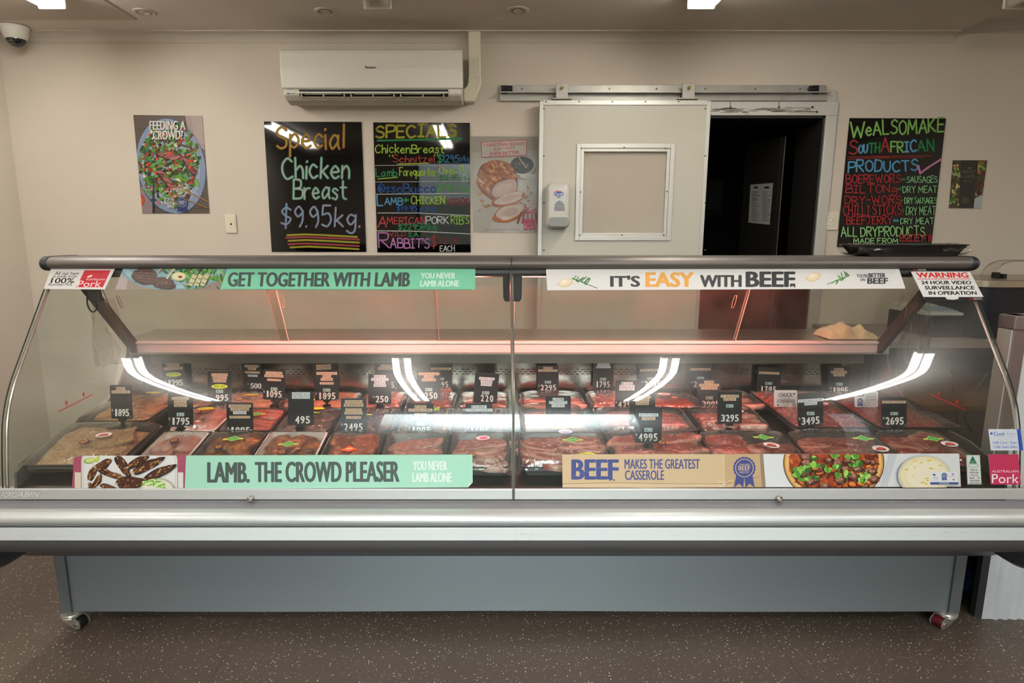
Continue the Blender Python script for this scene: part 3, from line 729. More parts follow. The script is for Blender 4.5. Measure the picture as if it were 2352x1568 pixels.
# ------------------------------------------------------------------ boards and posters on the back wall
YB = YW - .006
mB = wall_map(YB)
RED, LIME, OLV, GRN, BLU, LBL, PNK, WHT, LGR, ORG = '#A3342C', '#9CC43A', '#A8A02A', '#1E8A50', '#1F4E97', '#74A9CC', '#B573B0', '#C9CCC8', '#7FC08B', '#B5622C'
def board(name, quad, label):
    o = sheet('menu_board', mB, quad, .005, M_black); tag(o, label, 'menu board', 'handwritten black menu boards'); return o
b1 = board('a', [(606, 279), (830, 280), (841, 578), (624, 578)], 'black board reading Special Chicken Breast 9.95 in large marker letters')
P = Print(mB)
P.hand('Special', 636, 291, 789, 341, '#A24A22', 6.2, seed=3, w2=3.2, col2='#A39A22')
P.hand('Chicken', 649, 361, 802, 409, '#1B7A50', 7, seed=4, w2=3.8, col2='#AEB7B5')
P.hand('Breast', 674, 415, 796, 457, '#1B7A50', 6.6, seed=5, w2=3.5, col2='#AEB7B5')
P.hand('$9.95kg.', 646, 474, 826, 520, '#8C3B3B', 5.6, seed=6, w2=3.4, col2='#6FA6C6')
for y, c, a, b in ((541, '#A39A1E', 660, 820), (547, '#A13A3C', 657, 826), (554, '#A39A1E', 663, 825), (562, '#A13A3C', 662, 825), (569, '#A39A1E', 667, 824)):
    P.line([(a, y - 1), (a + 40, y - 3), (a + 90, y - 1), (b, y + 3)], 4.2, c)
P.build('lettering', M_ink, b1)
b2 = board('b', [(857, 281), (1079, 282), (1081, 579), (867, 579)], 'black SPECIALS board listing schnitzel, chops, yiros, ribs and rabbits')
P = Print(mB); H = P.hand
H('SPECIALS', 864, 290, 1047, 317, OLV, 5, rise=-4); P.line([(867, 323), (1000, 320), (1060, 318)], 4, GRN)
H('ChickenBreast', 862, 332, 1020, 351, LIME, 2.6); H('"', 894, 356, 901, 372, LIME, 2); H('Schnitzel', 903, 357, 998, 373, RED, 2.4); H('"', 1000, 354, 1006, 370, LIME, 2)
H('$', 1005, 355, 1016, 374, GRN, 2.8); H('1295', 1018, 356, 1053, 372, '#2C6E96', 2.4); H('p/kg', 1056, 357, 1077, 370, '#2C6E96', 1.5); P.line([(913, 377), (985, 375)], 2.4, LIME); P.line([(860, 380), (1078, 379)], 1.3, '#B9BDB9')
H('Lamb', 864, 387, 912, 405, GRN, 2.4); P.line([(868, 411), (913, 407)], 2.4, LIME); H('"', 912, 385, 917, 396, RED, 1.8); H('Forequarter', 918, 386, 1002, 404, LIME, 2.3); H('"', 1002, 384, 1007, 396, RED, 1.8); H('Chops Pr', 1009, 384, 1070, 399, LIME, 2.1)
H('$14.95', 1009, 403, 1053, 416, '#2E7D38', 2); H('P/kg', 1058, 404, 1078, 416, '#2E7D38', 1.5); P.line([(862, 418), (1078, 416)], 1.3, '#B9BDB9')
H('OssoBucco', 868, 422, 1000, 442, '#1D4C93', 3); P.ell(874, 433, 5, 6, '#1D4C93'); H('$1795 P Kg', 1003, 425, 1077, 441, '#4E9A42', 2.2); P.line([(865, 446), (1078, 444)], 1.8, '#B9BDB9')
H('L', 867, 450, 879, 473, '#5B9FC6', 3.2); H('AMB', 884, 454, 924, 470, '#5B9FC6', 2.4); H('+', 926, 452, 938, 466, '#1B8C4A', 4); H('CHICKEN', 945, 451, 1021, 468, LIME, 2.4); H('YIROS', 1025, 456, 1077, 470, '#8C2E2A', 2.4)
H('$19.95 p.Kg', 912, 473, 998, 485, '#22519A', 2.2); P.line([(868, 489), (960, 489), (1079, 495)], 1.8, '#C2C5C2')
H('A', 869, 496, 888, 520, '#B0393A', 3.4); H('MERICAN', 890, 499, 976, 514, '#B0393A', 2.3); H('PORK', 979, 497, 1030, 514, '#C9CCC8', 2.3); H("RIB'S", 1036, 497, 1077, 514, '#86B944', 2.3)
H('$2295P.kg', 915, 514, 1002, 528, '#1E8A4C', 2.2); P.line([(867, 530), (960, 531), (1080, 537)], 2, '#C2C5C2')
H('WILD', 891, 532, 932, 542, '#8E3A34', 2); H('S.A.', 937, 533, 964, 543, '#1E8A4C', 2); H('R', 871, 533, 894, 569, PNK, 3); H("ABBIT'S", 897, 548, 986, 569, PNK, 3); H('$', 990, 541, 1003, 567, '#8E3030', 3); H('22.00', 1008, 544, 1054, 558, '#6E2A2A', 2.4); H('EACH', 1011, 564, 1044, 577, WHT, 1.8)
P.build('lettering', M_ink, b2)
b3 = board('c', [(1952, 271), (2173, 272), (2139, 566), (1923, 567)], 'black board reading We Also Make South African Products beside the doorway')
P = Print(mB); H = P.hand
H('W', 1954, 280, 1985, 314, LIME.replace('9CC43A', '8FCB6A'), 4.2); H('eALSOMAKE', 1989, 280, 2167, 311, '#8FCB6A', 4, rise=-9)
x = 1950
for st, c, w, y0 in (('S', '#B5333A', 22, 318), ('OU', '#6DB4DC', 24, 332), ('TH', '#1E8C4C', 28, 328), ('A', '#B5333A', 22, 316), ('FR', '#8FCB6A', 32, 326), ('IC', '#6DB4DC', 30, 324), ('AN', '#1E8C4C', 40, 322)):
    H(st, x, y0, x + w - 4, 352 - (x - 1950) * .03, c, 3.8); x += w
P.line([(1947, 361), (2020, 359), (2138, 358)], 2, RED); P.line([(1946, 366), (2040, 361)], 1.6, RED); P.line([(2020, 363), (2120, 362)], 1.2, RED)
H('PRODUCTS', 1948, 370, 2107, 395, '#5FA8D6', 3.8, rise=-3); P.line([(2109, 381), (2113, 398), (2135, 382), (2161, 366)], 4.6, '#D98BB8')
for st, a, y0, y1, b, st2, c2, d2 in (('BOEREWORS', 1943, 402, 420, 2067, 'SAUSAGES', 2082, 2152), ('BILTONg', 1942, 425, 443, 2058, 'DRY MEAT', 2073, 2151), ('DRY-WORS', 1940, 451, 468, 2068, 'DRY SAUSAGES', 2077, 2150), ('CHILLI STICKS', 1936, 472, 494, 2068, 'DRY MEAT', 2080, 2147), ('BEEFJERKY', 1943, 498, 515, 2047, 'DRY MEAT', 2067, 2143)):
    H(st, a, y0, b, y1, '#AE3036', 2.8, rise=-1); H('=', b + 3, y0 + 4, c2 - 4, y1 - 4, '#3F8E62' if st[:4] != 'BEEF' else '#58A6CC', 2); H(st2, c2, y0 + 3, d2, y1 - 1, '#8AC48C', 2.2)
H('ALL DRYPRODUCTS', 1931, 521, 2122, 542, '#9AD18A', 3); H('MADE FROM', 1959, 547, 2060, 558, '#9AD18A', 2.4); H('BEEF!!', 2065, 539, 2136, 553, '#B3323A', 2.8)
P.build('lettering', M_ink, b3)

def poster(name, quad, label, m=M_pr, th=.0005, off=0.0):
    o = sheet(name, wall_map(YW - .0035, off), quad, th, m if False else mat(name + '_stock', '#D2CEC6', .5)); tag(o, label, 'poster', 'paper posters on the back wall'); return o
def leaf(P, x, y, l, w, rot, col):
    c, s = math.cos(rot), math.sin(rot)
    pts = [(-1, 0), (-.6, .7), (-.1, .9), (.3, .7), (.55, .8), (1, 0), (.6, -.6), (.2, -.75), (-.3, -.9), (-.7, -.6)]
    P.poly([(x + l * a * c - w * b * s, y + l * a * s + w * b * c) for a, b in pts], col)
def pick(r, s): return r.choice(s.split())
GREENS = '#3F7A2A #2E5A20 #5C9A38 #7DB04C #24481B #4C8A30'
def rosette(P, x, y, r, c1='#23356F', c2='#C9CAD0'):
    P.poly([(x - r * .7, y + r * .6), (x - r * .9, y + r * 1.7), (x - r * .45, y + r * 1.35), (x - r * .1, y + r * 1.7), (x, y + r * .6)], c1); P.poly([(x, y + r * .6), (x + r * .1, y + r * 1.7), (x + r * .45, y + r * 1.35), (x + r * .9, y + r * 1.7), (x + r * .7, y + r * .6)], c1)
    P.poly([(x + r * (1 if k % 2 else .92) * math.cos(k * math.pi / 20), y + r * (1 if k % 2 else .92) * math.sin(k * math.pi / 20)) for k in range(40)], c1)
    P.ell(x, y, r * .8, r * .8, c2, n=28); P.ell(x, y, r * .74, r * .74, c1, n=28)
    P.text('BEEF', x - r * .52, y - r * .18, x + r * .52, y + r * .2, c2, .02); P.text('Australian', x - r * .45, y - r * .42, x + r * .45, y - r * .22, c2); P.text('GREATEST', x - r * .42, y + r * .27, x + r * .42, y + r * .45, c2)

Q = [(306, 264), (464, 266), (481, 490), (327, 490)]
po = poster('food_poster', Q, 'salad poster asking FEEDING A CROWD on the left of the wall')
r = random.Random(11); P = Print(wall_map(YW - .0035), clip=Q)
P.poly(Q, '#5E5148')
for k in range(8): P.poly([(306, 264 + k * 30), (480, 268 + k * 30), (480, 270 + k * 30), (306, 266 + k * 30)], '#50443C')
P.poly([(425, 264), (466, 264), (470, 345), (448, 330), (430, 290)], '#A58E8A'); P.poly([(322, 408), (352, 440), (352, 492), (326, 492)], '#8E7F80')
for k in range(9): P.line([(440 + k * 3, 268), (452 + k * 3, 330)], .8, '#C8B4AE')
P.ell(324, 460, 9, 13, '#B53A2A'); P.ell(324, 460, 6, 9, '#C9583A')
P.ell(393, 382, 79, 112, '#33425E', -.22, 40); P.ell(393, 381, 77.5, 110, '#8598B4', -.22, 40); P.ell(392, 380, 66, 96, '#9CADC6', -.22, 40)
for k in range(520):
    t = r.uniform(0, 6.3); q = math.sqrt(r.random()); x = 391 + 69 * q * math.cos(t); y = 378 + 97 * q * math.sin(t)
    u = r.random()
    if u < .52: leaf(P, x, y, r.uniform(4, 12), r.uniform(2, 5), r.uniform(0, 6), pick(r, GREENS + ' #6B2F2C #1E3818'))
    elif u < .68: P.ell(x, y, r.uniform(2, 5), r.uniform(2, 4), pick(r, '#C23A22 #D0502A #A82A1C'), r.uniform(0, 3), 10)
    elif u < .8: P.line([(x, y), (x + r.uniform(-12, 12), y + r.uniform(-5, 5)), (x + r.uniform(-14, 14), y + r.uniform(-8, 8))], .9, pick(r, '#D9D2D0 #C9A6B4 #8E5C78'))
    else: P.ell(x, y, r.uniform(3, 7), r.uniform(1.5, 4), pick(r, '#4E3426 #8A5A3C #E0D8BC #2C3A1A'), r.uniform(0, 3), 10, .15, r)
for x0, y0, n, a in ((375, 352, 5, -.3), (432, 372, 5, .7), (372, 398, 6, .35), (386, 415, 5, .5)):
    for k in range(n):
        x, y = x0 + k * 7.5 * math.cos(a + .6), y0 + k * 5 * math.sin(a + .9)
        P.ell(x, y, 15, 5.2, '#3A211C', a + r.uniform(-.15, .15), 16, .06, r); P.ell(x + .5, y - .6, 13, 3.8, pick(r, '#9E5A52 #8A453F #B0706A'), a, 16, .08, r)
for k in range(70):
    t = r.uniform(0, 6.3); q = math.sqrt(r.random()); x = 391 + 66 * q * math.cos(t); y = 376 + 92 * q * math.sin(t)
    leaf(P, x, y, r.uniform(3, 8), r.uniform(2, 4), r.uniform(0, 6), pick(r, GREENS)) if r.random() < .7 else P.ell(x, y, 4, 3, pick(r, '#C8321E #D9482C'), r.uniform(0, 3), 10)
for k in range(40):
    x, y = r.gauss(415, 16), r.gauss(440, 8); P.line([(x, y), (x + r.uniform(-9, 9), y + r.uniform(-6, 6)), (x + r.uniform(-9, 9), y + r.uniform(-6, 6))], .8, '#D8D6D2')
P.line([(402, 426), (478, 462)], 2, '#B58648'); P.line([(398, 445), (478, 478)], 2, '#A87838'); P.line([(354, 424), (353, 488)], 3.2, '#2C3550')
P.text('FEEDING A', 345, 278, 428, 299, '#DCD8D0', .042); P.text('CROWD?', 353, 300, 422, 321, '#DCD8D0', .042)
P.text("YOU'RE", 378, 454, 402, 461, '#DCD8D0', .02); P.text('THINKING', 371, 462, 403, 469, '#DCD8D0', .02); P.text('BEEF', 387, 470, 403, 477, '#DCD8D0', .02); rosette(P, 420, 465, 13)
P.gain = .82; P.build('printed_picture', M_pr, po)

Q = [(1082, 313), (1235, 314), (1232, 534), (1088, 532)]
po = poster('pork_poster', Q, 'pork roast poster in a plastic sleeve with pink CHRISTMAS ROAST heading', off=-.0002)
r = random.Random(12); P = Print(wall_map(YW - .0035), clip=Q)
P.poly(Q, '#B7B3AA'); P.poly([(1082, 313), (1235, 314), (1235, 345), (1082, 350)], '#A9A59B'); P.poly([(1160, 430), (1235, 400), (1234, 534), (1120, 534)], '#C0BDB5')
P.ell(1200, 384, 31, 29, '#8F8A80', 0, 28); P.ell(1200, 380, 30, 23, '#C7C3BA', 0, 28); P.ell(1199, 379, 27, 20, '#2B2A30', 0, 28)
for k in range(16): P.ell(r.gauss(1197, 10), r.gauss(379, 7), 2.5, 1.6, pick(r, '#54525E #7A7684 #1B1A20'), r.uniform(0, 3), 8)
P.line([(1192, 362), (1208, 384)], 2.4, '#BDA78A'); P.ell(1212, 404, 18, 6, '#D2CEC4')
P.ell(1142, 414, 47, 46, '#7E3B16', .5, 28, .05, r); P.ell(1141, 411, 45, 42, '#A85A28', .5, 28, .06, r)
for k in range(260):
    x, y = 1141 + r.uniform(-44, 44), 409 + r.uniform(-42, 34)
    if ((x - 1141) / 45) ** 2 + ((y - 411) / 42) ** 2 > .95: continue
    P.ell(x, y, r.uniform(2, 7), r.uniform(.8, 2.4), pick(r, '#B8703A #8A4518 #C68A54 #9A4E20 #D2A06C #7A3812'), .6 + r.uniform(-.4, .4), 8)
P.ell(1158, 436, 33, 25, '#8A4A24', -.5, 24, .04, r); P.ell(1159, 435, 30.5, 21, '#BFA198', -.5, 24, .05, r); P.ell(1156, 435, 20, 13, '#CDB2AA', -.5, 20, .1, r)
for cx, cy, a, b in ((1168, 458, 40, 15), (1168, 490, 37, 20)):
    P.ell(cx, cy, a, b, '#A65A26', -.3, 26, .05, r); P.ell(cx + 2, cy - 3, a * .86, b * .78, '#CDBBB0', -.3, 26, .05, r); P.ell(cx + 4, cy - 3, a * .55, b * .45, '#BFA49C', -.3, 18, .1, r)
for k in range(26): P.ell(r.choice([r.gauss(1110, 8), r.gauss(1215, 8)]), r.choice([470, 440]) + r.gauss(0, 8), r.uniform(2, 6), r.uniform(1, 3), pick(r, '#B0622E #8E4A1E #C98A54'), r.uniform(0, 3), 8)
P.poly([(1105, 326), (1210, 320), (1210, 357), (1106, 362)], '#C23B5E'); P.poly([(1106.5, 327.5), (1208.5, 321.7), (1208.5, 355.5), (1107.5, 360.4)], '#BDB9B0')
for st, x0, x1, y in (('CHRISTMAS ROAST', 1110, 1205, 328), ('JUST GOT', 1134, 1183, 338), ('EVEN BETTER', 1125, 1193, 348)): P.text(st, x0, y + 2, x1, y + 9.5, '#C23B5E', .02, rise=-4)
for k in range(-2, 3): P.line([(1213, 490), (1213 + k * 8, 478 + abs(k) * 5), (1211 + k * 11, 512)], 4, pick(r, '#A02A34 #7E1F28 #B43C44'))
P.line([(1205, 470), (1213, 490), (1230, 480)], 4, '#A02A34')
P.rect(1203, 503, 1228, 528, '#BE2F66'); P.text('Pork', 1204.5, 517, 1226.5, 527, '#DDB0C2', .0); P.text('AUSTRALIAN', 1205, 513, 1226, 515.5, '#DDB0C2'); P.text('Pick up your free recipe booklet today', 1113, 525, 1192, 528.5, '#B83A66')
P.gain = .82; P.build('printed_picture', M_pr, po)
mb = MB(); n = 16; vs = []; r = random.Random(3)
for j in range(n + 1):
    for i in range(n + 1):
        u, v = i / n, j / n; t = (Q[0][0] * (1 - u) + Q[1][0] * u - 1 + 2 * u); bt = (Q[3][0] * (1 - u) + Q[2][0] * u - 1 + 2 * u)
        vs.append(wall_map(YW - .0035)(t * (1 - v) + bt * v, (313 - 2) * (1 - v) + 536 * v, .004 + .0035 * noise.noise((u * 5, v * 6, 1))))
mb.add(vs, [(j * (n + 1) + i, j * (n + 1) + i + 1, (j + 1) * (n + 1) + i + 1, (j + 1) * (n + 1) + i) for j in range(n) for i in range(n)])
mb.build('plastic_sleeve', pane_mat('poster_sleeve', '#F6F6F4', refl=.7, rough=.14, haze=.03, hazecol='#D0CEC8'), po, smooth=True, angle=180)

Q = [(2188, 368), (2268, 368), (2252, 478), (2179, 478)]
po = poster('recipe_poster', Q, 'small brown BEEF LAMB poster at the right end of the wall')
r = random.Random(14); P = Print(wall_map(YW - .0035), clip=Q); P.poly(Q, '#55493F')
for k in range(130):
    x = r.choice([r.gauss(2193, 8), r.gauss(2248, 9)]); y = r.uniform(370, 470)
    (leaf(P, x, y, r.uniform(3, 7), r.uniform(2, 4), r.uniform(0, 6), pick(r, GREENS)) if r.random() < .4 else P.ell(x, y, r.uniform(2, 6), r.uniform(1.5, 4), pick(r, '#B8B49C #7A4A2C #C05A30 #D2C86A #4A2E20 #A09878'), r.uniform(0, 3), 10, .1, r))
P.ell(2246, 425, 14, 13, '#4B4238'); P.ell(2246, 425, 11, 10, '#6E4A34')
for k in range(5): P.line([(2237 + k * 4, 416), (2234 + k * 4, 434)], 1.6, '#30201A')
P.poly([(2207, 367), (2247, 367), (2236, 480), (2202, 480)], '#3B3532'); P.poly([(2238, 456), (2262, 446), (2256, 478), (2236, 478)], '#B9C0C4')
P.text('BEEF', 2210, 391, 2241, 398, '#6A625C', .01); P.text('LAMB', 2208, 402, 2239, 409, '#6A625C', .01); P.rect(2222, 385, 2231, 386.5, '#8FA83A'); P.rect(2212, 415, 2230, 416, '#7A8A3A')
for k in range(4): P.rect(2207 + k % 2 * 2, 455 + k * 3, 2226 - k % 2 * 2, 456 + k * 3, '#7A7A3C')
P.gain = .82; P.build('printed_picture', M_pr, po)
# ------------------------------------------------------------------ the serve-over meat display case
XC, HW = .053, 1.603
case = thing('meat_display_case', 'long curved glass meat display case on castors across the shop', 'display case')
def _tilt(z): return math.radians(7 + 4 * (z - .62) / .2 if z < .80 else 11 + 24.5 * min(1, (z - .80) / .18))
GP = []; _y = 1.809; _k = 0
for _i in range(47):
    _z = .622 + .015 * _i; GP.append((_y, _z)); _y += math.tan(_tilt(_z + .0075)) * .015
GP.reverse()
GS = list(GP)
def gz(z):
    for (y0, z0), (y1, z1) in zip(GS[:-1], GS[1:]):
        if z1 <= z <= z0: return y0 + (y1 - y0) * (z - z0) / (z1 - z0)
    return GS[-1][0] if z < GS[-1][1] else GS[0][0]
def gpx(py):
    """point (y, z) of the glass seen at picture row py"""
    _, dy, dz = ray(0, py)
    lo, hi = 1.5, 2.6
    for _k in range(50):
        t = (lo + hi) / 2; y, z = dy * t, HCAM + dz * t
        if y < gz(z): lo = t
        else: hi = t
    return dy * lo, HCAM + dz * lo
def off_curve(C, d):
    out = []
    for i, (y, z) in enumerate(C):
        a, b = C[max(i - 1, 0)], C[min(i + 1, len(C) - 1)]
        ty, tz = b[0] - a[0], b[1] - a[1]; l = math.hypot(ty, tz); out.append((y - tz / l * d, z + ty / l * d))
    return out
GIN = off_curve(GS, .006)
if GIN[20][0] < GS[20][0]: GIN = off_curve(GS, -.006)
XM = U(1179, 900, y=1.87).x
for x0, x1 in ((XC - HW, XM - .0035), (XM + .0035, XC + HW)):
    mb = MB(); n = len(GS)
    vs = [(x, y, z) for x in (x0, x1) for C in (GS, GIN) for y, z in C]
    fs = [(i, i + 1, 2 * n + i + 1, 2 * n + i) for i in range(n - 1)] + [(n + i, 3 * n + i, 3 * n + i + 1, n + i + 1) for i in range(n - 1)]
    mb.add(vs, fs); g = mb.build('front_glass', M_front, case, smooth=True, angle=180)
    for b in (0, 2 * n):
        mb = MB(); mb.add([vs[b + k] for k in range(2 * n)], [(i, i + 1, n + i + 1, n + i) for i in range(n - 1)]); mb.build('glass_edge', M_green, g)
# centre seal where the two panes meet
mb = MB(); n = len(GS); IN2 = off_curve(GS, .012) if off_curve(GS, .012)[20][0] > GS[20][0] else off_curve(GS, -.012)
mb.tube([(XM, y, z) for y, z in IN2[1:]], .0065, 8); mb.build('centre_seal', mat('seal_strip', '#A9A39B', .25, metal=.7), case, smooth=True)
# top rail
RC = (2.175, 1.318)
def stadium(cy, cz, ry, rz, n=24): return [(cy + ry * math.cos(2 * math.pi * k / n), cz + rz * math.sin(2 * math.pi * k / n)) for k in range(n)]
def rail_prof(k=1.0):
    P = []
    for t in range(13):
        a = math.radians(90 + 15 * t); P.append((2.165 + .037 * k * math.cos(a), 1.318 + .024 * k * math.sin(a)))
    return P + [(2.30, 1.318 - .024 * k), (2.31, 1.318), (2.30, 1.318 + .024 * k)]
M_rail = mat('anodised_rail', '#5E5854', .42, metal=.45)
mb = MB(); mb.prism(rail_prof(), XC - HW - .004, XC + HW + .004); rl_ = mb.build('top_rail', M_rail, case, smooth=True, angle=30)
mb = MB(); mb.box(XM - .0015, XM + .0015, 2.1265, 2.16, 1.296, 1.3405); mb.build('rail_joint', M_rubber, rl_)
for s in (-1, 1):
    x = XC + s * (HW + .004); mb = MB(); mb.prism(rail_prof(1.08), x, x + s * .024); mb.build('end_cap', mat('cap_blue_black', '#23262B', .35), rl_, smooth=True, bevel=.003, angle=30)
mb = MB(); mb.box(XC - HW, XC + HW, 2.142, 2.19, 1.283, 1.296); mb.build('glass_clamp', M_charc, rl_)
# lamp gear under the rail; rear and bottom flanges added to confine the rosy light
mb = MB(); mb.prism([(2.19, 1.296), (2.19, 1.2715), (2.2255, 1.2715), (2.2255, 1.2722), (2.194, 1.2725), (2.194, 1.289), (2.249, 1.289), (2.249, 1.264), (2.252, 1.264), (2.252, 1.296)], XC - HW + .12, XC + HW - .12); mb.build('lamp_housing', M_charc, case)
for a, b in ((455, 1112), (1190, 1848)):
    xa, xb = U(a, 640, y=2.2).x, U(b, 640, y=2.2).x; mb = MB(); mb.cyl((xa, 2.224, 1.2805), (xb, 2.224, 1.2805), .0072, n=12); mb.build('lamp_tube', M_rosy, case, smooth=True)
# hinge bracket in the middle
a, b = U(1155, 627, y=2.2), U(1199, 692, y=2.2); mb = MB()
mb.prism([(a.x, a.z + .012), (b.x, a.z + .012), (b.x - .002, b.z + .012), (b.x - .008, b.z), (a.x + .008, b.z), (a.x + .002, b.z + .012)], 2.195, 2.225, axis='y'); mb.build('lamp_bracket', M_blk, case, bevel=.003)

# front sill, bumpers, underside
BX0, BX1 = XC - HW - .07, XC + HW + .07
M_sill = mat('sill_silver', '#AEAEAD', .38, metal=.35)
mb = MB(); mb.prism([(1.803, .636), (1.797, .634), (1.793, .602), (1.80, .598), (1.86, .598), (1.86, .618), (1.82, .62)], BX0, BX1); sl = mb.build('glass_sill', M_sill, case, bevel=.002)
mb = MB(); mb.box(XM - .004, XM + .004, 1.7925, 1.80, .6, .6355); mb.build('sill_gap', mat('gap_dark', '#4A4642', .5), sl)
for px in (578, 1787):
    c = U(px, 1142, y=1.793); mb = MB(); mb.lathe([(.004, 0), (.004, .006), (.009, .008), (.0095, .014), (.006, .019), (.001, .02)], n=20, M=Matrix.Translation(c) @ Matrix.Rotation(math.pi / 2, 4, 'X')); mb.build('knob', M_steel, sl, smooth=True)
P = Print(plane_map(1.797, .634, 1.793, .602), lift=.0006); P.text('CRIOCABIN', -24, 1131, 94, 1141, '#8C8A86', .03, shear=.35); P.h += .0006; P.text('CRIOCABIN', -25, 1130.4, 93, 1140.4, '#D4D3D0', .0, shear=.35); P.build('lettering', M_prg, sl)
mb = MB(); mb.prism([(1.80, .597), (1.795, .5975), (1.792, .5955), (1.74, .5945), (1.735, .58), (1.80, .575)], BX0, BX1); mb.build('ledge', mat('ledge_grey', '#77767A', .4, metal=.2), case)
mb = MB(); P_ = [(1.742, .5955)]
for k in range(11):
    t = k / 10; a = math.radians(75 + 125 * t); P_.append((1.728 + .028 * math.cos(a) * 1.0, .573 + .0225 * math.sin(a) * 1.0))
P_ += [(1.712, .5535), (1.74, .5525)]
mb.prism(P_, BX0, BX1); mb.build('bumper_rail', mat('silver_bumper', '#AFB2B2', .42, metal=.45), case, smooth=True, angle=50)
mb = MB(); mb.box(BX0, BX1, 1.716, 1.75, .545, .556); mb.build('dark_joint_strip', M_rubber, case)  # black strip along the joint between bumper and fascia
mb = MB(); mb.prism([(1.708, .5495), (1.707, .51), (1.71, .5075), (1.75, .5075), (1.75, .5495)], BX0, BX1); fp = mb.build('fascia', mat('white_fascia', '#BCC0C1', .3), case, bevel=.0015)
rs = random.Random(4)
for x0, x1, y in ((50, 162, 1231), (1195, 1235, 1226), (1540, 1560, 1229), (2170, 2300, 1222)):
    P = Print(plane_map(1.7078, .5495, 1.707, .51), lift=.0004); x = x0
    while x < x1:
        w = rs.uniform(2, 9); P.rect(x, y + rs.uniform(-1, 1), x + w + .2, y + rs.uniform(.5, 1.1), pick(rs, '#B9B0A8 #A89C92 #C2BDB8')); x += w
    P.build('scuff_mark', M_pr, fp)
Print(plane_map(1.7078, .5495, 1.707, .51), lift=.0004).rect(1184, 1209, 1184.8, 1240, '#A9ABAC').build('seam', M_pr, fp)
mb = MB(); P_ = []
for k in range(9):
    a = math.radians(180 + 80 * k / 8); P_.append((1.775 + .065 * math.cos(a), .5065 + .062 * math.sin(a)))
mb.prism(P_ + [(1.80, .43), (1.96, .318), (1.99, .318), (1.99, .5065)], BX0, BX1); mb.build('under_panel', mat('under_grey', '#4C4A4B', .45, metal=.15), case, smooth=True, angle=25)
for s in (-1, 1):                                      # moulded end pieces
    x0 = XC + s * (HW - .022); x1 = XC + s * (HW + .085)
    mb = MB(); P_ = [(1.70, .5)]
    for k in range(11):
        a = math.radians(180 + 90 * k / 10); P_.append((1.85 + .14 * math.cos(a), .47 + .112 * math.sin(a)))
    P_ += [(2.3, .358), (2.3, .5)]
    secs = []
    for q, sc in ((0, .55), (.25, .86), (.55, 1), (1, 1)):
        secs.append([(x0 + (x1 - x0) * q, 1.95 + (y - 1.95) * (.75 + .25 * sc), .5 + (z - .5) * sc) for y, z in P_])
    loft(mb, secs); mb.build('bumper_corner', mat('bumper_rubber', '#2B2D33', .45), case, smooth=True, angle=40)
# tub: deck, ends, back
RIMK = [(1.80, .665), (1.8675, .680), (2.088, .726), (2.302, .748), (2.55, .752), (2.8, .752)]
def zrim(y):
    for (y0, z0), (y1, z1) in zip(RIMK[:-1], RIMK[1:]):
        if y <= y1: return z0 + (z1 - z0) * (y - y0) / (y1 - y0)
    return RIMK[-1][1]
def zdeck(y): return zrim(y) - .044
YK = 2.56
mb = MB(); mb.prism([(1.818, .60), (1.818, .621), (1.835, zdeck(1.835))] + [(y, z - .044) for y, z in RIMK[1:4]] + [(YK, zdeck(YK)), (YK, .55), (1.826, .55)], XC - HW + .03, XC + HW - .03); dk_ = mb.build('deck', M_steeld, case)
mb = MB(); mb.box(XC - HW + .03, XC + HW - .03, YK, YK + .02, .5, .955); bk = mb.build('back_panel', mat('inner_back_steel', '#8A837B', .16, metal=1.0, var=.12, vscale=3), case)
mb = MB(); zz = zp(848, YK); xa, xb = U(405, 848, y=YK).x, U(1972, 848, y=YK).x
for j in range(3):
    x = xa + (j % 2) * .012
    while x < xb:
        mb.prism([(x + .003, zz - j * .0098 + .0015), (x + .015, zz - j * .0098 + .0015), (x + .017, zz - j * .0098), (x + .015, zz - j * .0098 - .0015), (x + .003, zz - j * .0098 - .0015), (x + .001, zz - j * .0098)], YK - .0012, YK, axis='y'); x += .0235
mb.build('vent_slots', mat('slot_dark', '#070707', .6), bk)
def perf_mat():
    m = mat('perforated_steel', '#77716A', .35, metal=.8); nt = m.node_tree; N = nt.nodes.new; L = nt.links.new
    tc = N('ShaderNodeTexCoord'); mp = N('ShaderNodeVectorMath'); mp.operation = 'MULTIPLY'; mp.inputs[1].default_value = (1, 1.6, 1.0); L(tc.outputs['Object'], mp.inputs[0])
    sep = N('ShaderNodeSeparateXYZ'); L(mp.outputs[0], sep.inputs[0])
    k = 2 * math.pi / .0085
    def wave(src, ph):
        a = N('ShaderNodeMath'); a.operation = 'MULTIPLY_ADD'; a.inputs[1].default_value = k; a.inputs[2].default_value = ph; L(src, a.inputs[0])
        c = N('ShaderNodeMath'); c.operation = 'COSINE'; L(a.outputs[0], c.inputs[0]); return c.outputs[0]
    ad = N('ShaderNodeMath'); ad.operation = 'ADD'; sb = N('ShaderNodeMath'); sb.operation = 'SUBTRACT'
    L(sep.outputs[0], ad.inputs[0]); L(sep.outputs[2], ad.inputs[1]); L(sep.outputs[0], sb.inputs[0]); L(sep.outputs[2], sb.inputs[1])
    pr = N('ShaderNodeMath'); pr.operation = 'ADD'; L(wave(ad.outputs[0], 0), pr.inputs[0]); L(wave(sb.outputs[0], 0), pr.inputs[1])
    gt = N('ShaderNodeMath'); gt.operation = 'GREATER_THAN'; gt.inputs[1].default_value = .55; L(pr.outputs[0], gt.inputs[0])
    mx = N('ShaderNodeMix'); mx.data_type = 'RGBA'; L(gt.outputs[0], mx.inputs[0]); mx.inputs[6].default_value = (*lin('#8A837A'), 1); mx.inputs[7].default_value = (.004, .004, .004, 1)
    L(mx.outputs[2], nt.nodes['Principled BSDF'].inputs['Base Color']); return m
YG = 2.47
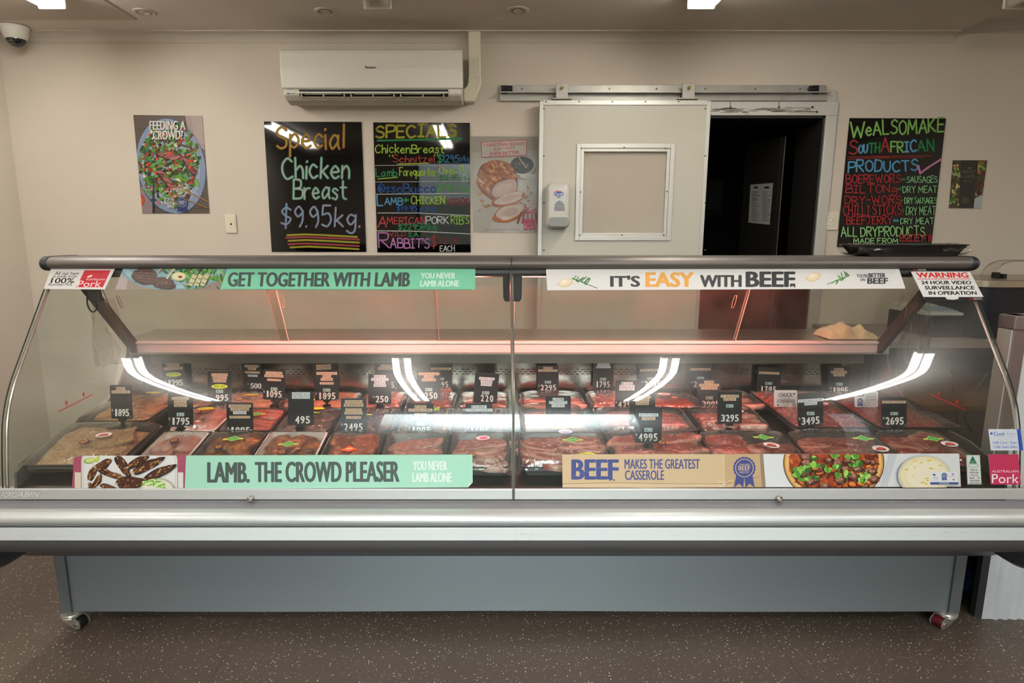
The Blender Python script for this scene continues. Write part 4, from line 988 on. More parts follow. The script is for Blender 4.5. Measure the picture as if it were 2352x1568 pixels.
mb = MB(); mb.box(U(345, 820, y=YG).x, U(1985, 820, y=YG).x, YG, YG + .004, zp(834, YG), zp(811, YG)); mb.build('perforated_grille', perf_mat(), case)
# service top behind, with its lit lip
YL = 2.435; zl0, zl1, zl2 = zp(811, YL), zp(790, YL), zp(784.5, YL)
XL0, XL1 = U(296, 800, y=YL).x, U(2042, 800, y=YL).x
M_lip = mat('lip_steel', '#B9ADA6', .5, metal=.35)
mb = MB(); mb.prism([(YL, zl0), (YL - .002, zl0 + .004), (YL, zl1), (YL + .01, zl1 + .002), (YL + .02, zl1 + .002), (YL + .02, zl0)], XL0, XL1); mb.build('lit_lip', M_lip, case)
mb = MB(); mb.prism([(YL - .004, zl1 + .002), (YL - .004, zl2), (YL + .03, zl2), (YL + .03, zl1 + .002)], XL0, XL1); mb.build('glass_track', mat('track_pale', '#C9C1BA', .4, metal=.2), case)
mb = MB(); mb.prism([(YL + .03, zl1), (YL + .03, zl2 + .001), (YL + .30, zl2 + .006), (YL + .30, zl1)], XC - HW + .02, XC + HW - .02); mb.build('service_top', M_steel, case)
mb = MB(); mb.box(XC - HW + .02, XC + HW - .02, YL + .27, YL + .295, .3, zl1); mb.box(XC - HW + .02, XC + HW - .02, 1.99, YL + .27, .3, .33); mb.build('rear_body', M_charc, case)
mb = MB(); mb.box(XL0, XL1, YL - .006, YL + .012, zp(813, YL), zl0); mb.build('lip_edge', M_steel, case)
# rear sliding perspex doors, leaning from rail to service top
RA, RB = (2.30, 1.30), (YL + .016, zl2)
pm = plane_map(RA[0], RA[1], RB[0], RB[1])
def rear_x(px, py): return pm(px, py).x
for a, b, o in ((285, 662, 0), (640, 1008, .012), (1180, 1690, 0), (1330, 1700, .006), (1688, 2060, .012)):
    if a == 1330: continue
    x0, x1 = rear_x(a, 780), rear_x(b, 780); mb = MB()
    mb.prism([(RA[0] + o, RA[1]), (RA[0] + o + .004, RA[1]), (RB[0] + o + .004, RB[1]), (RB[0] + o, RB[1])], x0, x1); g = mb.build('sliding_pane', M_paner, case)
    for x in (x0, x1):
        mb = MB(); mb.prism([(RA[0] + o - .001, RA[1]), (RA[0] + o + .005, RA[1]), (RB[0] + o + .005, RB[1]), (RB[0] + o - .001, RB[1])], x - .0012, x + .0012)
        mb.build('pane_edge', mat('perspex_edge', '#B7AC9C', .2), g)
    t = .45; xm = x0 + .05 if a < 1100 else x1 - .05
    y, z = RA[0] + (RB[0] - RA[0]) * t + o - .003, RA[1] + (RB[1] - RA[1]) * t
    mb = MB(); dy, dz = (RB[0] - RA[0]), (RB[1] - RA[1]); l = math.hypot(dy, dz); dy, dz = dy / l * .028, dz / l * .028
    mb.tube([(xm - .004, y - dy, z - dz), (xm + .004, y - dy, z - dz), (xm + .006, y, z), (xm + .004, y + dy, z + dz), (xm - .004, y + dy, z + dz), (xm - .006, y, z), (xm - .004, y - dy, z - dz)], .0013, 6); mb.build('finger_pull', mat('pull_perspex', '#8E8474', .3), g)
# a centre pane panel between the door sets
x0, x1 = rear_x(1003, 780), rear_x(1182, 780); mb = MB(); mb.prism([(RA[0], RA[1]), (RA[0] + .004, RA[1]), (RB[0] + .004, RB[1]), (RB[0], RB[1])], x0, x1); mb.build('sliding_pane', M_paner, case)
# sloping struts and end glass with curved solid base
EP = [(1.822, .60), (1.832, .675), (1.86, .688), (1.99, .724), (2.18, .737), (2.30, .762), (2.395, .812), (2.45, .88), (2.478, .94), (2.49, .985), (2.72, .985), (2.72, .33), (1.99, .33)]
for s in (-1, 1):
    x0 = XC + s * (HW - .006); x1 = XC + s * (HW - .034)
    mb = MB(); mb.prism(EP, x0 - s * .02, x1); mb.build('end_wall', mat('end_wall_grey', '#5A5855', .4, metal=.3), case, bevel=.002)
    mb = MB(); O = [(y + .008, z) for y, z in GIN]; mb.prism(O + [(1.86, .672), (2.18, .72), (2.39, .80), (2.475, .95), (2.42, 1.02), (2.29, 1.30)], x0, x0 - s * .006); mb.build('end_glass', M_panee, case)
    mb = MB(); n = len(GIN)
    mb.tube([(x0 - s * .004, y + .004, z) for y, z in GIN[1:]], .0048, 8); mb.build('seal_strip', mat('steel_seal', '#B8B0A6', .22, metal=.85), case, smooth=True)
    xs = XC + s * (HW - .045); mb = MB(); a, b = Vector((xs, 2.20, 1.285)), Vector((xs - s * .045, 2.445, .955))
    d = (b - a).normalized(); nn = d.cross(Vector((1, 0, 0))).normalized()
    vs = [p + Vector((xx, 0, 0)) + nn * k for p in (a, b) for xx, k in ((-.011, -.022), (.011, -.022), (.011, .022), (-.011, .022))]
    mb.add(vs, [(0, 1, 2, 3), (7, 6, 5, 4)] + [(i, (i + 1) % 4, 4 + (i + 1) % 4, 4 + i) for i in range(4)]); mb.build('strut', mat('strut_bronze', '#3A312B', .35, metal=.5), case, bevel=.002)
    E0 = U(134 if s < 0 else 2218, 947 if s < 0 else 943, y=2.0)
    # red load line mark on the end glass
    xg = x0 - s * .008
    def EM(px, py):
        dx, dy, dz = ray(px, py); t = xg / dx; return Vector((xg, dy * t, HCAM + dz * t))
    q = ((134, 947), (154, 936), (193, 916), (212, 907)) if s < 0 else ((2218, 943), (2196, 934), (2155, 915), (2136, 906))
    mb = MB(); p, r_ = EM(*q[0]), EM(*q[3])
    up = Vector((0, .0, .0045))
    mb.add([p, r_, r_ + up, p + up], [(0, 1, 2, 3)])
    for qq in (q[1], q[2]):
        c = EM(*qq) + up; d = (r_ - p).normalized() * .008; mb.add([c, c + d + Vector((0, 0, .02)), c - d + Vector((0, 0, .02))], [(0, 1, 2)])
    mb.build('load_line_mark', mat('red_mark', '#A5251E', .5), case)
# black sealing tape along the glass foot, kick panel, posts, castors
YKk = 2.03; kb = zp(1403, YKk); X0k, X1k = U(150, 1410, y=YKk).x, U(2194, 1403, y=YKk).x
M_kick = mat('kick_grey', '#7A7F83', .36, metal=.35, var=.06, vscale=2)
mb = MB(); n = 24; vs = []
for i in range(n + 1):
    x = X0k + .03 + (X1k - X0k - .06) * i / n; sag = .004 * math.sin(i / n * 9.5) * math.sin(i / n * math.pi); vs += [(x, YKk, .34), (x, YKk - .002 + sag * .5, kb - sag), (x, YKk + .012, kb - sag)]
mb.add(vs, [f for i in range(n) for f in ((3 * i, 3 * i + 1, 3 * i + 4, 3 * i + 3), (3 * i + 1, 3 * i + 2, 3 * i + 5, 3 * i + 4))]); mb.build('kick_panel', M_kick, case, smooth=True)
for s, xx in ((-1, X0k), (1, X1k)):
    zb_ = .05 if s < 0 else .056; mb = MB(); mb.box(xx - .007 if s < 0 else xx - .032, xx + .032 if s < 0 else xx + .007, YKk - .012, YKk + .03, zb_, .35); mb.build('corner_post', mat('post_grey', '#67696B', .4, metal=.3), case, bevel=.0015)
    mb = MB(); mb.box(xx - .005 if s < 0 else xx - .02, xx + .02 if s < 0 else xx + .005, YKk + .03, 2.68, .07, .35); mb.build('side_skirt', M_charc, case)
M_zinc = mat('zinc_castor', '#B4B2AA', .34, metal=.75, var=.2, vscale=20)
for x, y, ang, wc in ((X0k + .022, YKk + .005, math.radians(-18), '#1B1716'), (X1k - .024, YKk + .01, math.radians(205), '#5A1219'), (X0k + .03, 2.6, .4, '#1B1716'), (X1k - .03, 2.6, 2, '#5A1219')):
    M = Matrix.Translation((x, y, 0)) @ Matrix.Rotation(ang, 4, 'Z')
    mb = MB(); mb.lathe([(.02, .06), (.034, .056), (.036, .05), (.03, .044), (.033, .04), (.03, .036), (.012, .034)], n=28, M=M); c = mb.build('castor', M_zinc, case, smooth=True)
    mb = MB(); F = [(-.034, .046), (.03, .048), (.054, .036), (.060, .018), (.055, .007), (.036, .004), (.006, .012), (-.022, .026)]
    for yy in (-.021, .018): mb.prism(F, yy, yy + .003, axis='y', M=M)
    mb.prism([(-.028, .04), (.03, .042), (.03, .037), (-.024, .034)], -.021, .021, axis='y', M=M); mb.build('fork', M_zinc, c)
    mb = MB(); mb.cyl(M @ Vector((.036, -.016, .021)), M @ Vector((.036, .016, .021)), .021, n=24); mb.build('wheel', mat('castor_wheel', wc, .35), c, bevel=.003)
    mb = MB(); mb.cyl(M @ Vector((.042, -.026, .0225)), M @ Vector((.042, .026, .0225)), .006, n=8); mb.build('axle_bolt', M_steel, c)

# ------------------------------------------------------------------ banners and stickers on the glass
def gmap(py0, py1, off=.0012):
    y0, z0 = gpx(py0); y1, z1 = gpx(py1); ym, zm = gpx((py0 + py1) / 2)
    sag = abs((ym - (y0 + (y1 - y0) * .5)))
    return plane_map(y0, z0, y1, z1, off + sag * 1.2)
def sticker(name, quad, col, label, cat='sticker', group='stickers on the counter glass', m=None, th=.0006):
    ys = [q[1] for q in quad]; mp = gmap(min(ys), max(ys))
    o = sheet(name, mp, quad, th, mat(name + '_back', '#C9C9C6', .5)); tag(o, label, cat, group)
    P = Print(mp, clip=quad); P.gain = .76; P.poly(quad, col); return o, P
# top left pork sticker
Q = [(118, 617), (265, 617), (241, 665), (101, 664)]
o, P = sticker('pork_sticker', Q, '#D9D6D4', 'white and red ham sticker at the top left corner of the glass')
P.poly([(195, 621), (255, 621), (237, 660), (176, 660)], '#C2303E')
for st, x0, x1, y0, y1 in (('All our ham', 128, 183, 624, 632), ('is made from', 124, 179, 631.5, 638), ('Australian Pork', 112, 168, 650.5, 656.5)): P.text(st, x0, y0, x1, y1, '#3E3C3C', .012, lean=-2)
P.text('100%', 120, 638.5, 174, 651, '#2E2C2C', .03, lean=-4); P.text('Pork', 182, 645, 235, 659.5, '#F0DCDC', .0, lean=-4); P.text('AUSTRALIAN', 199, 640, 242, 644, '#F0DCDC', lean=-1); P.ell(207, 635, 7, 2, '#F0DCDC', -.4, 10)
P.build('printed_picture', M_prg, o)
# top left lamb banner
Q = [(283, 617), (1092, 619), (1091, 666), (265, 665)]
o, P = sticker('lamb_banner', Q, '#74BE9C', 'long green GET TOGETHER WITH LAMB banner along the top of the left glass', 'banner', 'promotional banners on the counter glass')
r = random.Random(21); P.clip = [(283, 617), (523, 617.6), (507, 665.6), (265, 665)]
P.poly(P.clip, '#85776A'); P.poly([(265, 665), (283, 617), (300, 617), (290, 665)], '#9E8F90')
P.ell(399, 616, 122, 52, '#6E8E98', 0, 40); P.ell(399, 613, 117, 50, '#8FB0B8', 0, 40); P.ell(399, 610, 104, 46, '#7FA2AC', 0, 40)
for k in range(150):
    x, y = r.gauss(440, 38), r.gauss(632, 14)
    leaf(P, x, y, r.uniform(4, 12), r.uniform(1.5, 4), r.uniform(0, 6), pick(r, GREENS)) if r.random() < .8 else P.ell(x, y, r.uniform(1.5, 3), r.uniform(1.5, 3), pick(r, '#B04A5A #D08A94 #8A2A3A'), 0, 8)
for cx, cy, a, b in ((335, 636, 30, 20), (378, 652, 26, 14)):
    P.ell(cx, cy, a, b, '#33241F', .15, 24, .07, r); P.ell(cx, cy - 1.5, a * .92, b * .85, '#5A4038', .15, 24, .07, r)
    for k in range(5): P.line([(cx - a * .8, cy - b * .6 + k * b * .3), (cx + a * .8, cy - b * .5 + k * b * .32)], 1.8, '#2A1A16')
    for k in range(14): P.ell(cx + r.uniform(-.7, .7) * a, cy + r.uniform(-.6, .6) * b, 3, 1.2, pick(r, '#7A5A4C #6A4A40'), r.uniform(0, 3), 8)
P.line([(385, 640), (402, 617)], 4, '#C9B9A0'); P.line([(362, 628), (372, 617)], 3, '#B9A890')
P.ell(412, 636, 17, 10, '#B7B889', 0, 20); P.ell(412, 635, 14, 8, '#CFCB9E', 0, 20); P.ell(415, 637, 5, 3, '#8A3040')
for x in (432, 446, 460):
    P.poly([(x, 655), (x + 12, 630), (x + 22, 634), (x + 10, 659)], '#B9B48C'); P.line([(x + 4, 650), (x + 14, 653)], 1.5, '#4A4024'); P.line([(x + 9, 640), (x + 18, 643)], 1.5, '#4A4024')
P.clip = Q; P.poly([(523, 617.7), (1092, 619), (1091, 666), (507, 665.6)], '#74BE9C')
P.text('GET TOGETHER WITH LAMB', 524, 626, 942, 660, '#3E4A48', .055, lean=0, shear=.12); P.text('YOU NEVER', 967, 627.5, 1046, 641, '#C4E2D6', .05, shear=.06); P.text('LAMB ALONE', 965, 645, 1055, 659.5, '#C4E2D6', .05, shear=.06)
P.build('printed_picture', M_pr, o)
def herb(P, x, y, s, fl=1):
    rr = random.Random(int(x))
    for k in range(11):
        t = k / 10; a = (x - fl * s * (1 - t), y - s * .35 * (1 - t) + s * .1); b = (a[0] + fl * rr.uniform(.1, .4) * s, a[1] + rr.choice([-1, 1]) * rr.uniform(.15, .4) * s)
        P.line([a, b], s * .07, pick(rr, '#3C7A3C #2F6A34 #5A9A50'))
    P.line([(x - fl * s, y - s * .25), (x + fl * s * .7, y + s * .42)], s * .05, '#3F6A34')
def garlic(P, x, y): P.ell(x, y, 17, 9.5, '#CDB890', -.3, 22); P.ell(x - 1, y - 1, 15, 8, '#DFD0B0', -.3, 22); P.ell(x - 3, y - 3, 8, 4, '#EADFC8', -.3, 16); P.line([(x - 15, y + 4), (x - 20, y + 2)], 1.2, '#B09A70')
Q = [(1254, 619), (2064, 617), (2079, 663), (1257, 667)]
o, P = sticker('beef_banner', Q, '#D6D4D3', 'long white ITS EASY WITH BEEF banner along the top of the right glass', 'banner', 'promotional banners on the counter glass')
garlic(P, 1299, 650); herb(P, 1348, 648, 34); garlic(P, 1868, 637); herb(P, 1920, 641, 30, -1)
P.text("IT'S", 1401, 633, 1470, 659.5, '#34363A', .05); P.text('EASY', 1482, 625.5, 1594, 660, '#D99A42', .05); P.text('WITH', 1607, 632, 1703, 660, '#34363A', .05); P.text('BEEF', 1712, 624, 1826, 660, '#34363A', .05); P.poly([(1814, 652), (1826, 652), (1826, 662), (1821, 657), (1814, 660)], '#34363A')
P.text("YOU'RE", 1967, 630, 1993, 638, '#34363A', .02); P.text('BETTER', 1994, 628, 2033, 638, '#34363A', .05); P.text('ON', 1975, 640, 1986, 646, '#34363A', .02); P.text('BEEF', 1991, 639, 2039, 652.5, '#34363A', .05)
P.build('printed_picture', M_pr, o)
Q = [(2088, 617), (2223, 617.5), (2262, 690), (2124, 690)]
o, P = sticker('warning_sign', Q, '#DADADB', 'white and black WARNING 24 hour video surveillance sign at the top right of the glass', 'warning sign')
def edge(y, k): t = (y - 617) / 73; return 2088 + 36 * t if k == 0 else 2223 + 39 * t
P.poly([(edge(616, 0), 616), (edge(616, 1), 616), (edge(624, 1), 624), (edge(624, 0), 624)], '#1D1C1D'); P.poly([(edge(682.5, 0), 682.5), (edge(682.5, 1), 682.5), (2264, 691), (2124, 691)], '#1D1C1D')
P.text('WARNING', 2102, 626, 2221, 638.5, '#D2322B', .06, lean=4); P.poly([(2106, 640.7), (2228, 640.4), (2229, 641.8), (2107, 642.1)], '#D2322B')
for st, x0, x1, y0 in (('24 HOUR VIDEO', 2114, 2229, 645), ('SURVEILLANCE', 2122, 2236, 657), ('IN OPERATION', 2131, 2241, 669)): P.text(st, x0, y0, x1, y0 + 8.6, '#1E1D20', .045, lean=2)
for x, y in ((2096, 618.7), (2224, 684.6)): P.text('Net', x, y, x + 10, y + 4, '#C22A2A', .02, shear=.2); P.text('DIGITAL', x + 11, y, x + 31, y + 4, '#C9C9C9', .02)
P.poly([(2169, 682), (2200, 682), (2201, 687), (2190, 689), (2174, 688)], '#D2D2D3')
P.build('printed_picture', M_prg, o)
# bottom left lamb banner
Q = [(171, 1050), (190, 1046), (1085, 1043), (1086, 1106), (1075, 1117), (428, 1121), (166, 1121)]
o, P = sticker('lamb_banner', Q, '#9FD0B8', 'long green LAMB THE CROWD PLEASER banner along the foot of the left glass', 'banner', 'promotional banners on the counter glass')
r = random.Random(31); P.clip = [(171, 1050), (190, 1046), (430, 1045), (428, 1121), (166, 1121)]
P.poly(P.clip, '#A44A66')
for k in range(60): P.ell(r.choice([r.uniform(170, 195), r.uniform(410, 430)]), r.uniform(1046, 1121), .8, .8, '#BE6A82', n=6)
P.rect(173, 1084, 190, 1121, '#D3C8B6'); P.rect(405, 1084, 422, 1121, '#D3D0CC')
def rr_(x0, y0, x1, y1, rad, col):
    cx, cy, w, h = (x0 + x1) / 2, (y0 + y1) / 2, x1 - x0, y1 - y0; P.poly([(cx + a, cy + b) for a, b in rrect(w, h, rad)], col)
rr_(187, 1030, 410, 1150, 26, '#9A8A74'); rr_(189, 1032, 408, 1148, 25, '#D6D4CF'); rr_(192, 1035, 405, 1146, 23, '#C2BCB0'); rr_(194, 1036, 403, 1145, 22, '#D8D7D5')
P.ell(208, 1057, 14, 7, '#6E9A3A', -.2, 16); P.ell(209, 1056, 12, 5.5, '#C9D27A', -.2, 16); P.ell(226, 1053, 4, 9, '#B4C65A', .3, 14)
def ribm(P, x, y, l, w, a):
    w *= 1.25; l *= 1.05
    P.ell(x, y, l, w, '#24130D', a, 20, .08, r); P.ell(x + .5, y - 1, l * .92, w * .78, '#4A2818', a, 18, .09, r)
    for k in range(46):
        u, v = r.uniform(-.92, .92), r.uniform(-.8, .75); q = math.sqrt(max(0, 1 - u * u))
        P.ell(x + u * l * math.cos(a) - v * w * q * math.sin(a), y + u * l * math.sin(a) + v * w * q * math.cos(a), r.uniform(1, 4.5), r.uniform(.6, 1.8), pick(r, '#8A5426 #6A3A1C #B5814A #1E120E #9A6A3A #2E2230 #C69A62 #5A2C16 #3A1E14'), a + r.uniform(-.5, .5), 8)
    if l > 20:
        ex, ey = x - l * .95 * math.cos(a), y - l * .95 * math.sin(a); P.ell(ex, ey, 4, 2.2, '#C9A878', a, 10, .1, r)
for q in ((236, 1068, 24, 8, -.5), (214, 1086, 18, 7, -1.1), (247, 1084, 30, 6, .45), (226, 1104, 16, 6, -1.0), (284, 1068, 28, 8.5, 1.0), (318, 1060, 26, 7.5, -.5), (342, 1068, 38, 8.5, -.45), (369, 1084, 38, 8.5, -.42), (302, 1107, 32, 12, -.05), (252, 1118, 18, 6, .3), (214, 1116, 9, 5, .9), (272, 1090, 12, 4, .3)): ribm(P, *q)
P.ell(365, 1122, 38, 26, '#B5B29A', 0, 30); P.ell(365, 1122, 35, 23, '#D5D3C2', 0, 30)
for k in range(14): x, y = r.gauss(362, 13), r.gauss(1112, 6); P.ell(x, y, 9, 4.5, '#6E9A3C', r.uniform(-.6, .6), 14); P.ell(x, y, 7.5, 3.4, '#C6D79A', r.uniform(-.6, .6), 14)
P.clip = Q; P.poly([(431, 1044), (1085, 1043), (1086, 1106), (1075, 1117), (428, 1121)], '#9FD0B8')
P.text('LAMB.', 479, 1059, 577, 1107, '#46524E', .06); P.text('THE CROWD PLEASER', 588, 1058, 919, 1106, '#46524E', .06, rise=-1); P.text('YOU NEVER', 949, 1056.5, 1028, 1078, '#D5E2DC', .06); P.text('LAMB ALONE', 948, 1083, 1038, 1105, '#D5E2DC', .06); P.poly([(1075, 1117), (1083, 1108), (1078, 1107)], '#D8DAD6')
P.build('printed_picture', M_pr, o)
# bottom right beef banner
Q = [(1291, 1043), (2202, 1041), (2206, 1117), (1292, 1119)]
o, P = sticker('beef_banner', Q, '#D2D3D4', 'brown paper style BEEF MAKES THE GREATEST CASSEROLE banner along the foot of the right glass', 'banner', 'promotional banners on the counter glass')
r = random.Random(41); P.poly([(1291, 1043), (1744, 1042), (1750, 1118), (1292, 1119)], '#C6AB86'); P.poly([(1291, 1110), (1750, 1108), (1750, 1118), (1292, 1119)], '#CBB08C'); P.poly([(1663, 1042), (1744, 1042), (1750, 1118), (1664, 1119)], '#B99B74')
P.line([(1292, 1110), (1420, 1108), (1560, 1110), (1670, 1110)], 1.3, '#8E7452'); P.line([(1661, 1043), (1664, 1119)], 1.2, '#D6C2A2'); P.line([(1664, 1110), (1700, 1104), (1745, 1094)], 1, '#6A5A48')
for a, b in ((-16, -7), (20, -8), (-12, 8), (16, 6)): P.line([(1664, 1110), (1664 + a * .7, 1110 + b), (1664 + a, 1110 + b * .3)], 1, '#DCCBAE')
P.text('BEEF', 1312, 1054, 1421, 1101, '#3B4480', .05); P.poly([(1399, 1100), (1412, 1100), (1412, 1104), (1406, 1101), (1400, 1104)], '#3B4480')
for k in range(30): P.ell(r.uniform(1316, 1418), r.uniform(1056, 1098), r.uniform(.5, 1.8), r.uniform(.4, 1.2), '#7C7F9E', r.uniform(0, 3), 7)
P.text('MAKES THE GREATEST', 1434, 1053.5, 1607, 1076, '#414A82', .03); P.text('CASSEROLE', 1435, 1079, 1525, 1101.5, '#414A82', .03); rosette(P, 1709, 1074, 26.5, '#3B4480', '#C9AE88')
P.poly([(1744, 1042), (1752, 1042), (1758, 1118), (1750, 1118)], '#8E7A60'); P.poly([(2040, 1041), (2060, 1041), (2036, 1118), (2020, 1118)], '#BCC0C6')
P.ell(1914, 1062, 116, 92, '#2C2A2C', 0, 50); P.ell(1914, 1062, 114, 90, '#C98A3C', 0, 50); P.ell(1914, 1062, 110, 87, '#D8B070', 0, 50); P.ell(1914, 1060, 103, 82, '#9E3A18', 0, 50)
def inpot(x, y): return ((x - 1914) / 100) ** 2 + ((y - 1060) / 80) ** 2 < 1
def parsley(x, y, s):
    for q in range(5):
        a = r.uniform(-2.6, -.4); leaf(P, x + s * .7 * math.cos(a) * r.uniform(.5, 1.1), y + s * .7 * math.sin(a), s * .62, s * .42, a + r.uniform(-.4, .4), pick(r, '#4E8A28 #86B848 #2F5E1E #A2C866 #6AA038'))
    P.line([(x, y), (x + r.uniform(-4, 4), y + s)], 1, '#5E8A34')
for k in range(240):
    x, y = 1914 + r.uniform(-100, 98), r.uniform(1042, 1118)
    if not inpot(x, y): continue
    P.ell(x, y, r.uniform(4, 12), r.uniform(2, 5), pick(r, '#8E3A16 #A8481C #6E2410 #B85A24 #C8702E #5A1C0C'), r.uniform(0, 3), 10, .15, r)
for k in range(64):
    x, y = 1914 + r.uniform(-96, 94), r.uniform(1044, 1116)
    if not inpot(x, y): continue
    u = r.random()
    if u < .55:
        rr = r.uniform(7, 13); P.ell(x + 1, y + 2, rr * 1.1, rr * .75, '#3A160C', 0, 14, .12, r); P.ell(x, y, rr, rr * .66, '#6A3A2A', 0, 14, .14, r); P.ell(x - rr * .15, y - rr * .18, rr * .75, rr * .4, '#96644E', r.uniform(-.4, .4), 12, .16, r)
        for q in range(5): P.ell(x + r.uniform(-.6, .6) * rr, y + r.uniform(-.4, .3) * rr, 2, 1, pick(r, '#C49A80 #B5826A #5A2C1C #D2AE96'), r.uniform(0, 3), 7)
    elif u < .75:
        P.ell(x + 1, y + 1.5, 10, 5.5, '#5A1C0C', 0, 12); P.ell(x, y, 9, 5, '#CE6A1E', r.uniform(-.3, .3), 14); P.ell(x - 1, y - 1, 6, 2.6, '#E08A34', 0, 12)
    else: parsley(x, y, r.uniform(9, 15))
for k in range(12): parsley(1914 + r.uniform(-85, 80), r.uniform(1052, 1112), r.uniform(10, 16))
P.ell(2118, 1090, 61, 47, '#B9C4C4', 0, 40); P.ell(2118, 1090, 58, 45, '#CDBF92', 0, 40); P.ell(2118, 1090, 55, 43, '#DDD2AE', 0, 40); P.ell(2122, 1088, 45, 34, '#E2DABE', 0, 36)
for k in range(12): P.ell(2118 + r.uniform(-44, 40), 1085 + r.uniform(-30, 25), r.uniform(1.5, 7), r.uniform(1, 2.5), pick(r, '#D6B63A #D9C05A #C9A63A'), r.uniform(-.4, .4), 10)
P.rect(2132, 1083, 2196, 1112, '#B9B7AE'); P.rect(2131, 1081, 2195, 1110, '#DADBDD'); P.rect(2131, 1105, 2195, 1110, '#34508A'); P.text('TEAM PARTNER', 2151, 1106, 2174, 1109, '#D5DAE4'); rosette(P, 2163, 1090, 7, '#34508A', '#C9CCD4')
for x, c in ((2139, '#3A6A9A'), (2142.5, '#B8A03A'), (2146, '#A84A4A')): P.ell(x, 1095, 1.8, 1.8, c, 0, 10); P.ell(x, 1095, 1.2, 1.2, '#DADBDD', 0, 10)
leaf(P, 2140, 1088, 4, 2.5, .4, '#2E6A7A'); P.text('AUSTRALIA', 2137, 1099, 2149, 1101, '#50708A'); P.ell(2183, 1087, 3, 2.5, '#5A6AA8', 0, 12); P.ell(2184, 1087, 1.8, 1.4, '#DADBDD', 0, 10); P.text('Paralympics', 2174, 1091, 2190, 1093.5, '#6A78A8'); P.ell(2184, 1099, 2.4, 1.8, '#B04A5A', .4, 10)
P.build('printed_picture', M_pr, o)
Q = [(2218, 1044), (2250, 1044), (2254, 1112), (2221, 1112)]
o, P = sticker('origin_sticker', Q, '#5E8A78', 'narrow white MADE IN AUSTRALIA label with a green triangle at the glass foot')
P.poly([(2219, 1045), (2249, 1045), (2253, 1111), (2222, 1111)], '#CFD2CF'); P.poly([(2224, 1064), (2233, 1046), (2243, 1064)], '#13735E'); P.line([(2227, 1062), (2231, 1059), (2234, 1061), (2240, 1057)], 1.2, '#C9A04A'); P.rect(2224, 1066, 2245, 1072, '#5E8A78'); P.rect(2225, 1067, 2244, 1071, '#DCE0DC')
for k, st in enumerate(('Made in', 'Australia', 'from at', 'least    %', 'Australian', 'Ingredients')): w = len(st) * 1.15; P.text(st, 2236 + k * .5 - w, 1076 + k * 6.1, 2236 + k * .5 + w, 1080.3 + k * 6.1, '#2E3230', .015)
P.build('printed_picture', M_prg, o)
Q = [(2269, 1043), (2338, 1043), (2344, 1112), (2275, 1112)]
o, P = sticker('pork_sticker', Q, '#C2355E', 'square pink pork sticker at the lower right corner of the glass')
P.text('AUSTRALIAN', 2277, 1079, 2338, 1084.5, '#ECD2DA', .005); P.text('Pork', 2277, 1088, 2339, 1109, '#F0E2E6', .005); P.build('printed_picture', M_prg, o)
Q = [(2269, 985), (2343, 985), (2349, 1034), (2275, 1034)]
o, P = sticker('service_sticker', Q, '#D3D8E2', 'small white and blue refrigeration service sticker above the pink square one')
P.poly([(2334, 985), (2343, 985), (2349, 1034), (2340, 1034)], '#2F55B0'); P.text('Cool-', 2281, 991, 2308, 1000, '#3C62B8', .02); P.text('Time', 2309, 991, 2332, 1000, '#A9BCE0', .02); P.ell(2276, 995, 3, 3, '#3C62B8', n=10); P.text('Refrigeration and Air Conditioning', 2282, 1002, 2327, 1004, '#6A86C6')
P.text('1300 Cool -Time', 2279, 1013, 2334, 1019, '#5C7CC4', .012); P.text('1300 2665 8463', 2281, 1023, 2336, 1029, '#5C7CC4', .012); P.text('ABN 16 574 624 025', 2291, 1008, 2317, 1009.6, '#8FA4D0')
P.build('printed_picture', M_prg, o)
# ------------------------------------------------------------------ meat packs on the sloping deck
M_tb = mat('black_foam_tray', '#0C0C0D', .35, coat=.2)
M_tw = mat('white_foam_tray', '#C9C2BE', .5)
MM = {
 'crumb': meat_mat('breadcrumb', '#9A7650', '#B8946A', .4, .65, 60, .85, 1.0, 220, .75, coat=0),
 'kiev': meat_mat('pale_crumb', '#A27E60', '#6A6238', .60, .68, 25, .8, .8, 200, .8, coat=0),
 'chicken': meat_mat('raw_chicken', '#A56E66', '#C29A8E', .45, .7, 12, .3, .25, 40, .75),
 'marinade': meat_mat('bbq_marinade', '#6E3812', '#A0662A', .48, .62, 34, .3, .9, 90, .35),
 'supreme': meat_mat('red_marinade', '#863616', '#BC7840', .52, .68, 26, .28, .7, 70, .4),
 'darkmar': meat_mat('dark_marinade', '#24130E', '#4A2A1C', .5, .65, 26, .2, .7, 80, .4, coat=.6),
 'sausage': meat_mat('orange_sausage', '#A03E28', '#B65E46', .5, .7, 40, .25, .3, 90, .8),
 'pork': meat_mat('raw_pork', '#9A5E54', '#B4988A', .50, .60, 20, .3, .5, 50, .65, dist=2.0),
 'lamb': meat_mat('raw_lamb', '#86332B', '#B68E80', .51, .58, 20, .3, .6, 60, .55, dist=2.4),
 'beef': meat_mat('raw_beef', '#7E2620', '#AE7C6C', .545, .605, 22, .28, .6, 60, .5, dist=2.8),
 'dark': meat_mat('dark_meat', '#4A221E', '#76503F', .54, .64, 16, .3, .5, 60, .55),
 'mince': meat_mat('beef_mince', '#8A2A21', '#AC6A58', .56, .64, 70, .35, 1.0, 160, .5),
 'burger': meat_mat('burger_meat', '#5E3028', '#8A5C4E', .55, .65, 50, .4, .8, 150, .7),
 'brown': meat_mat('crumbed_roast', '#6E4C38', '#8A6A50', .5, .65, 20, .45, .5, 120, .7),
}
M_wood = mat('skewer_wood', '#B98A4A', .6)
M_stk = print_mat('sticker_paper', .3)

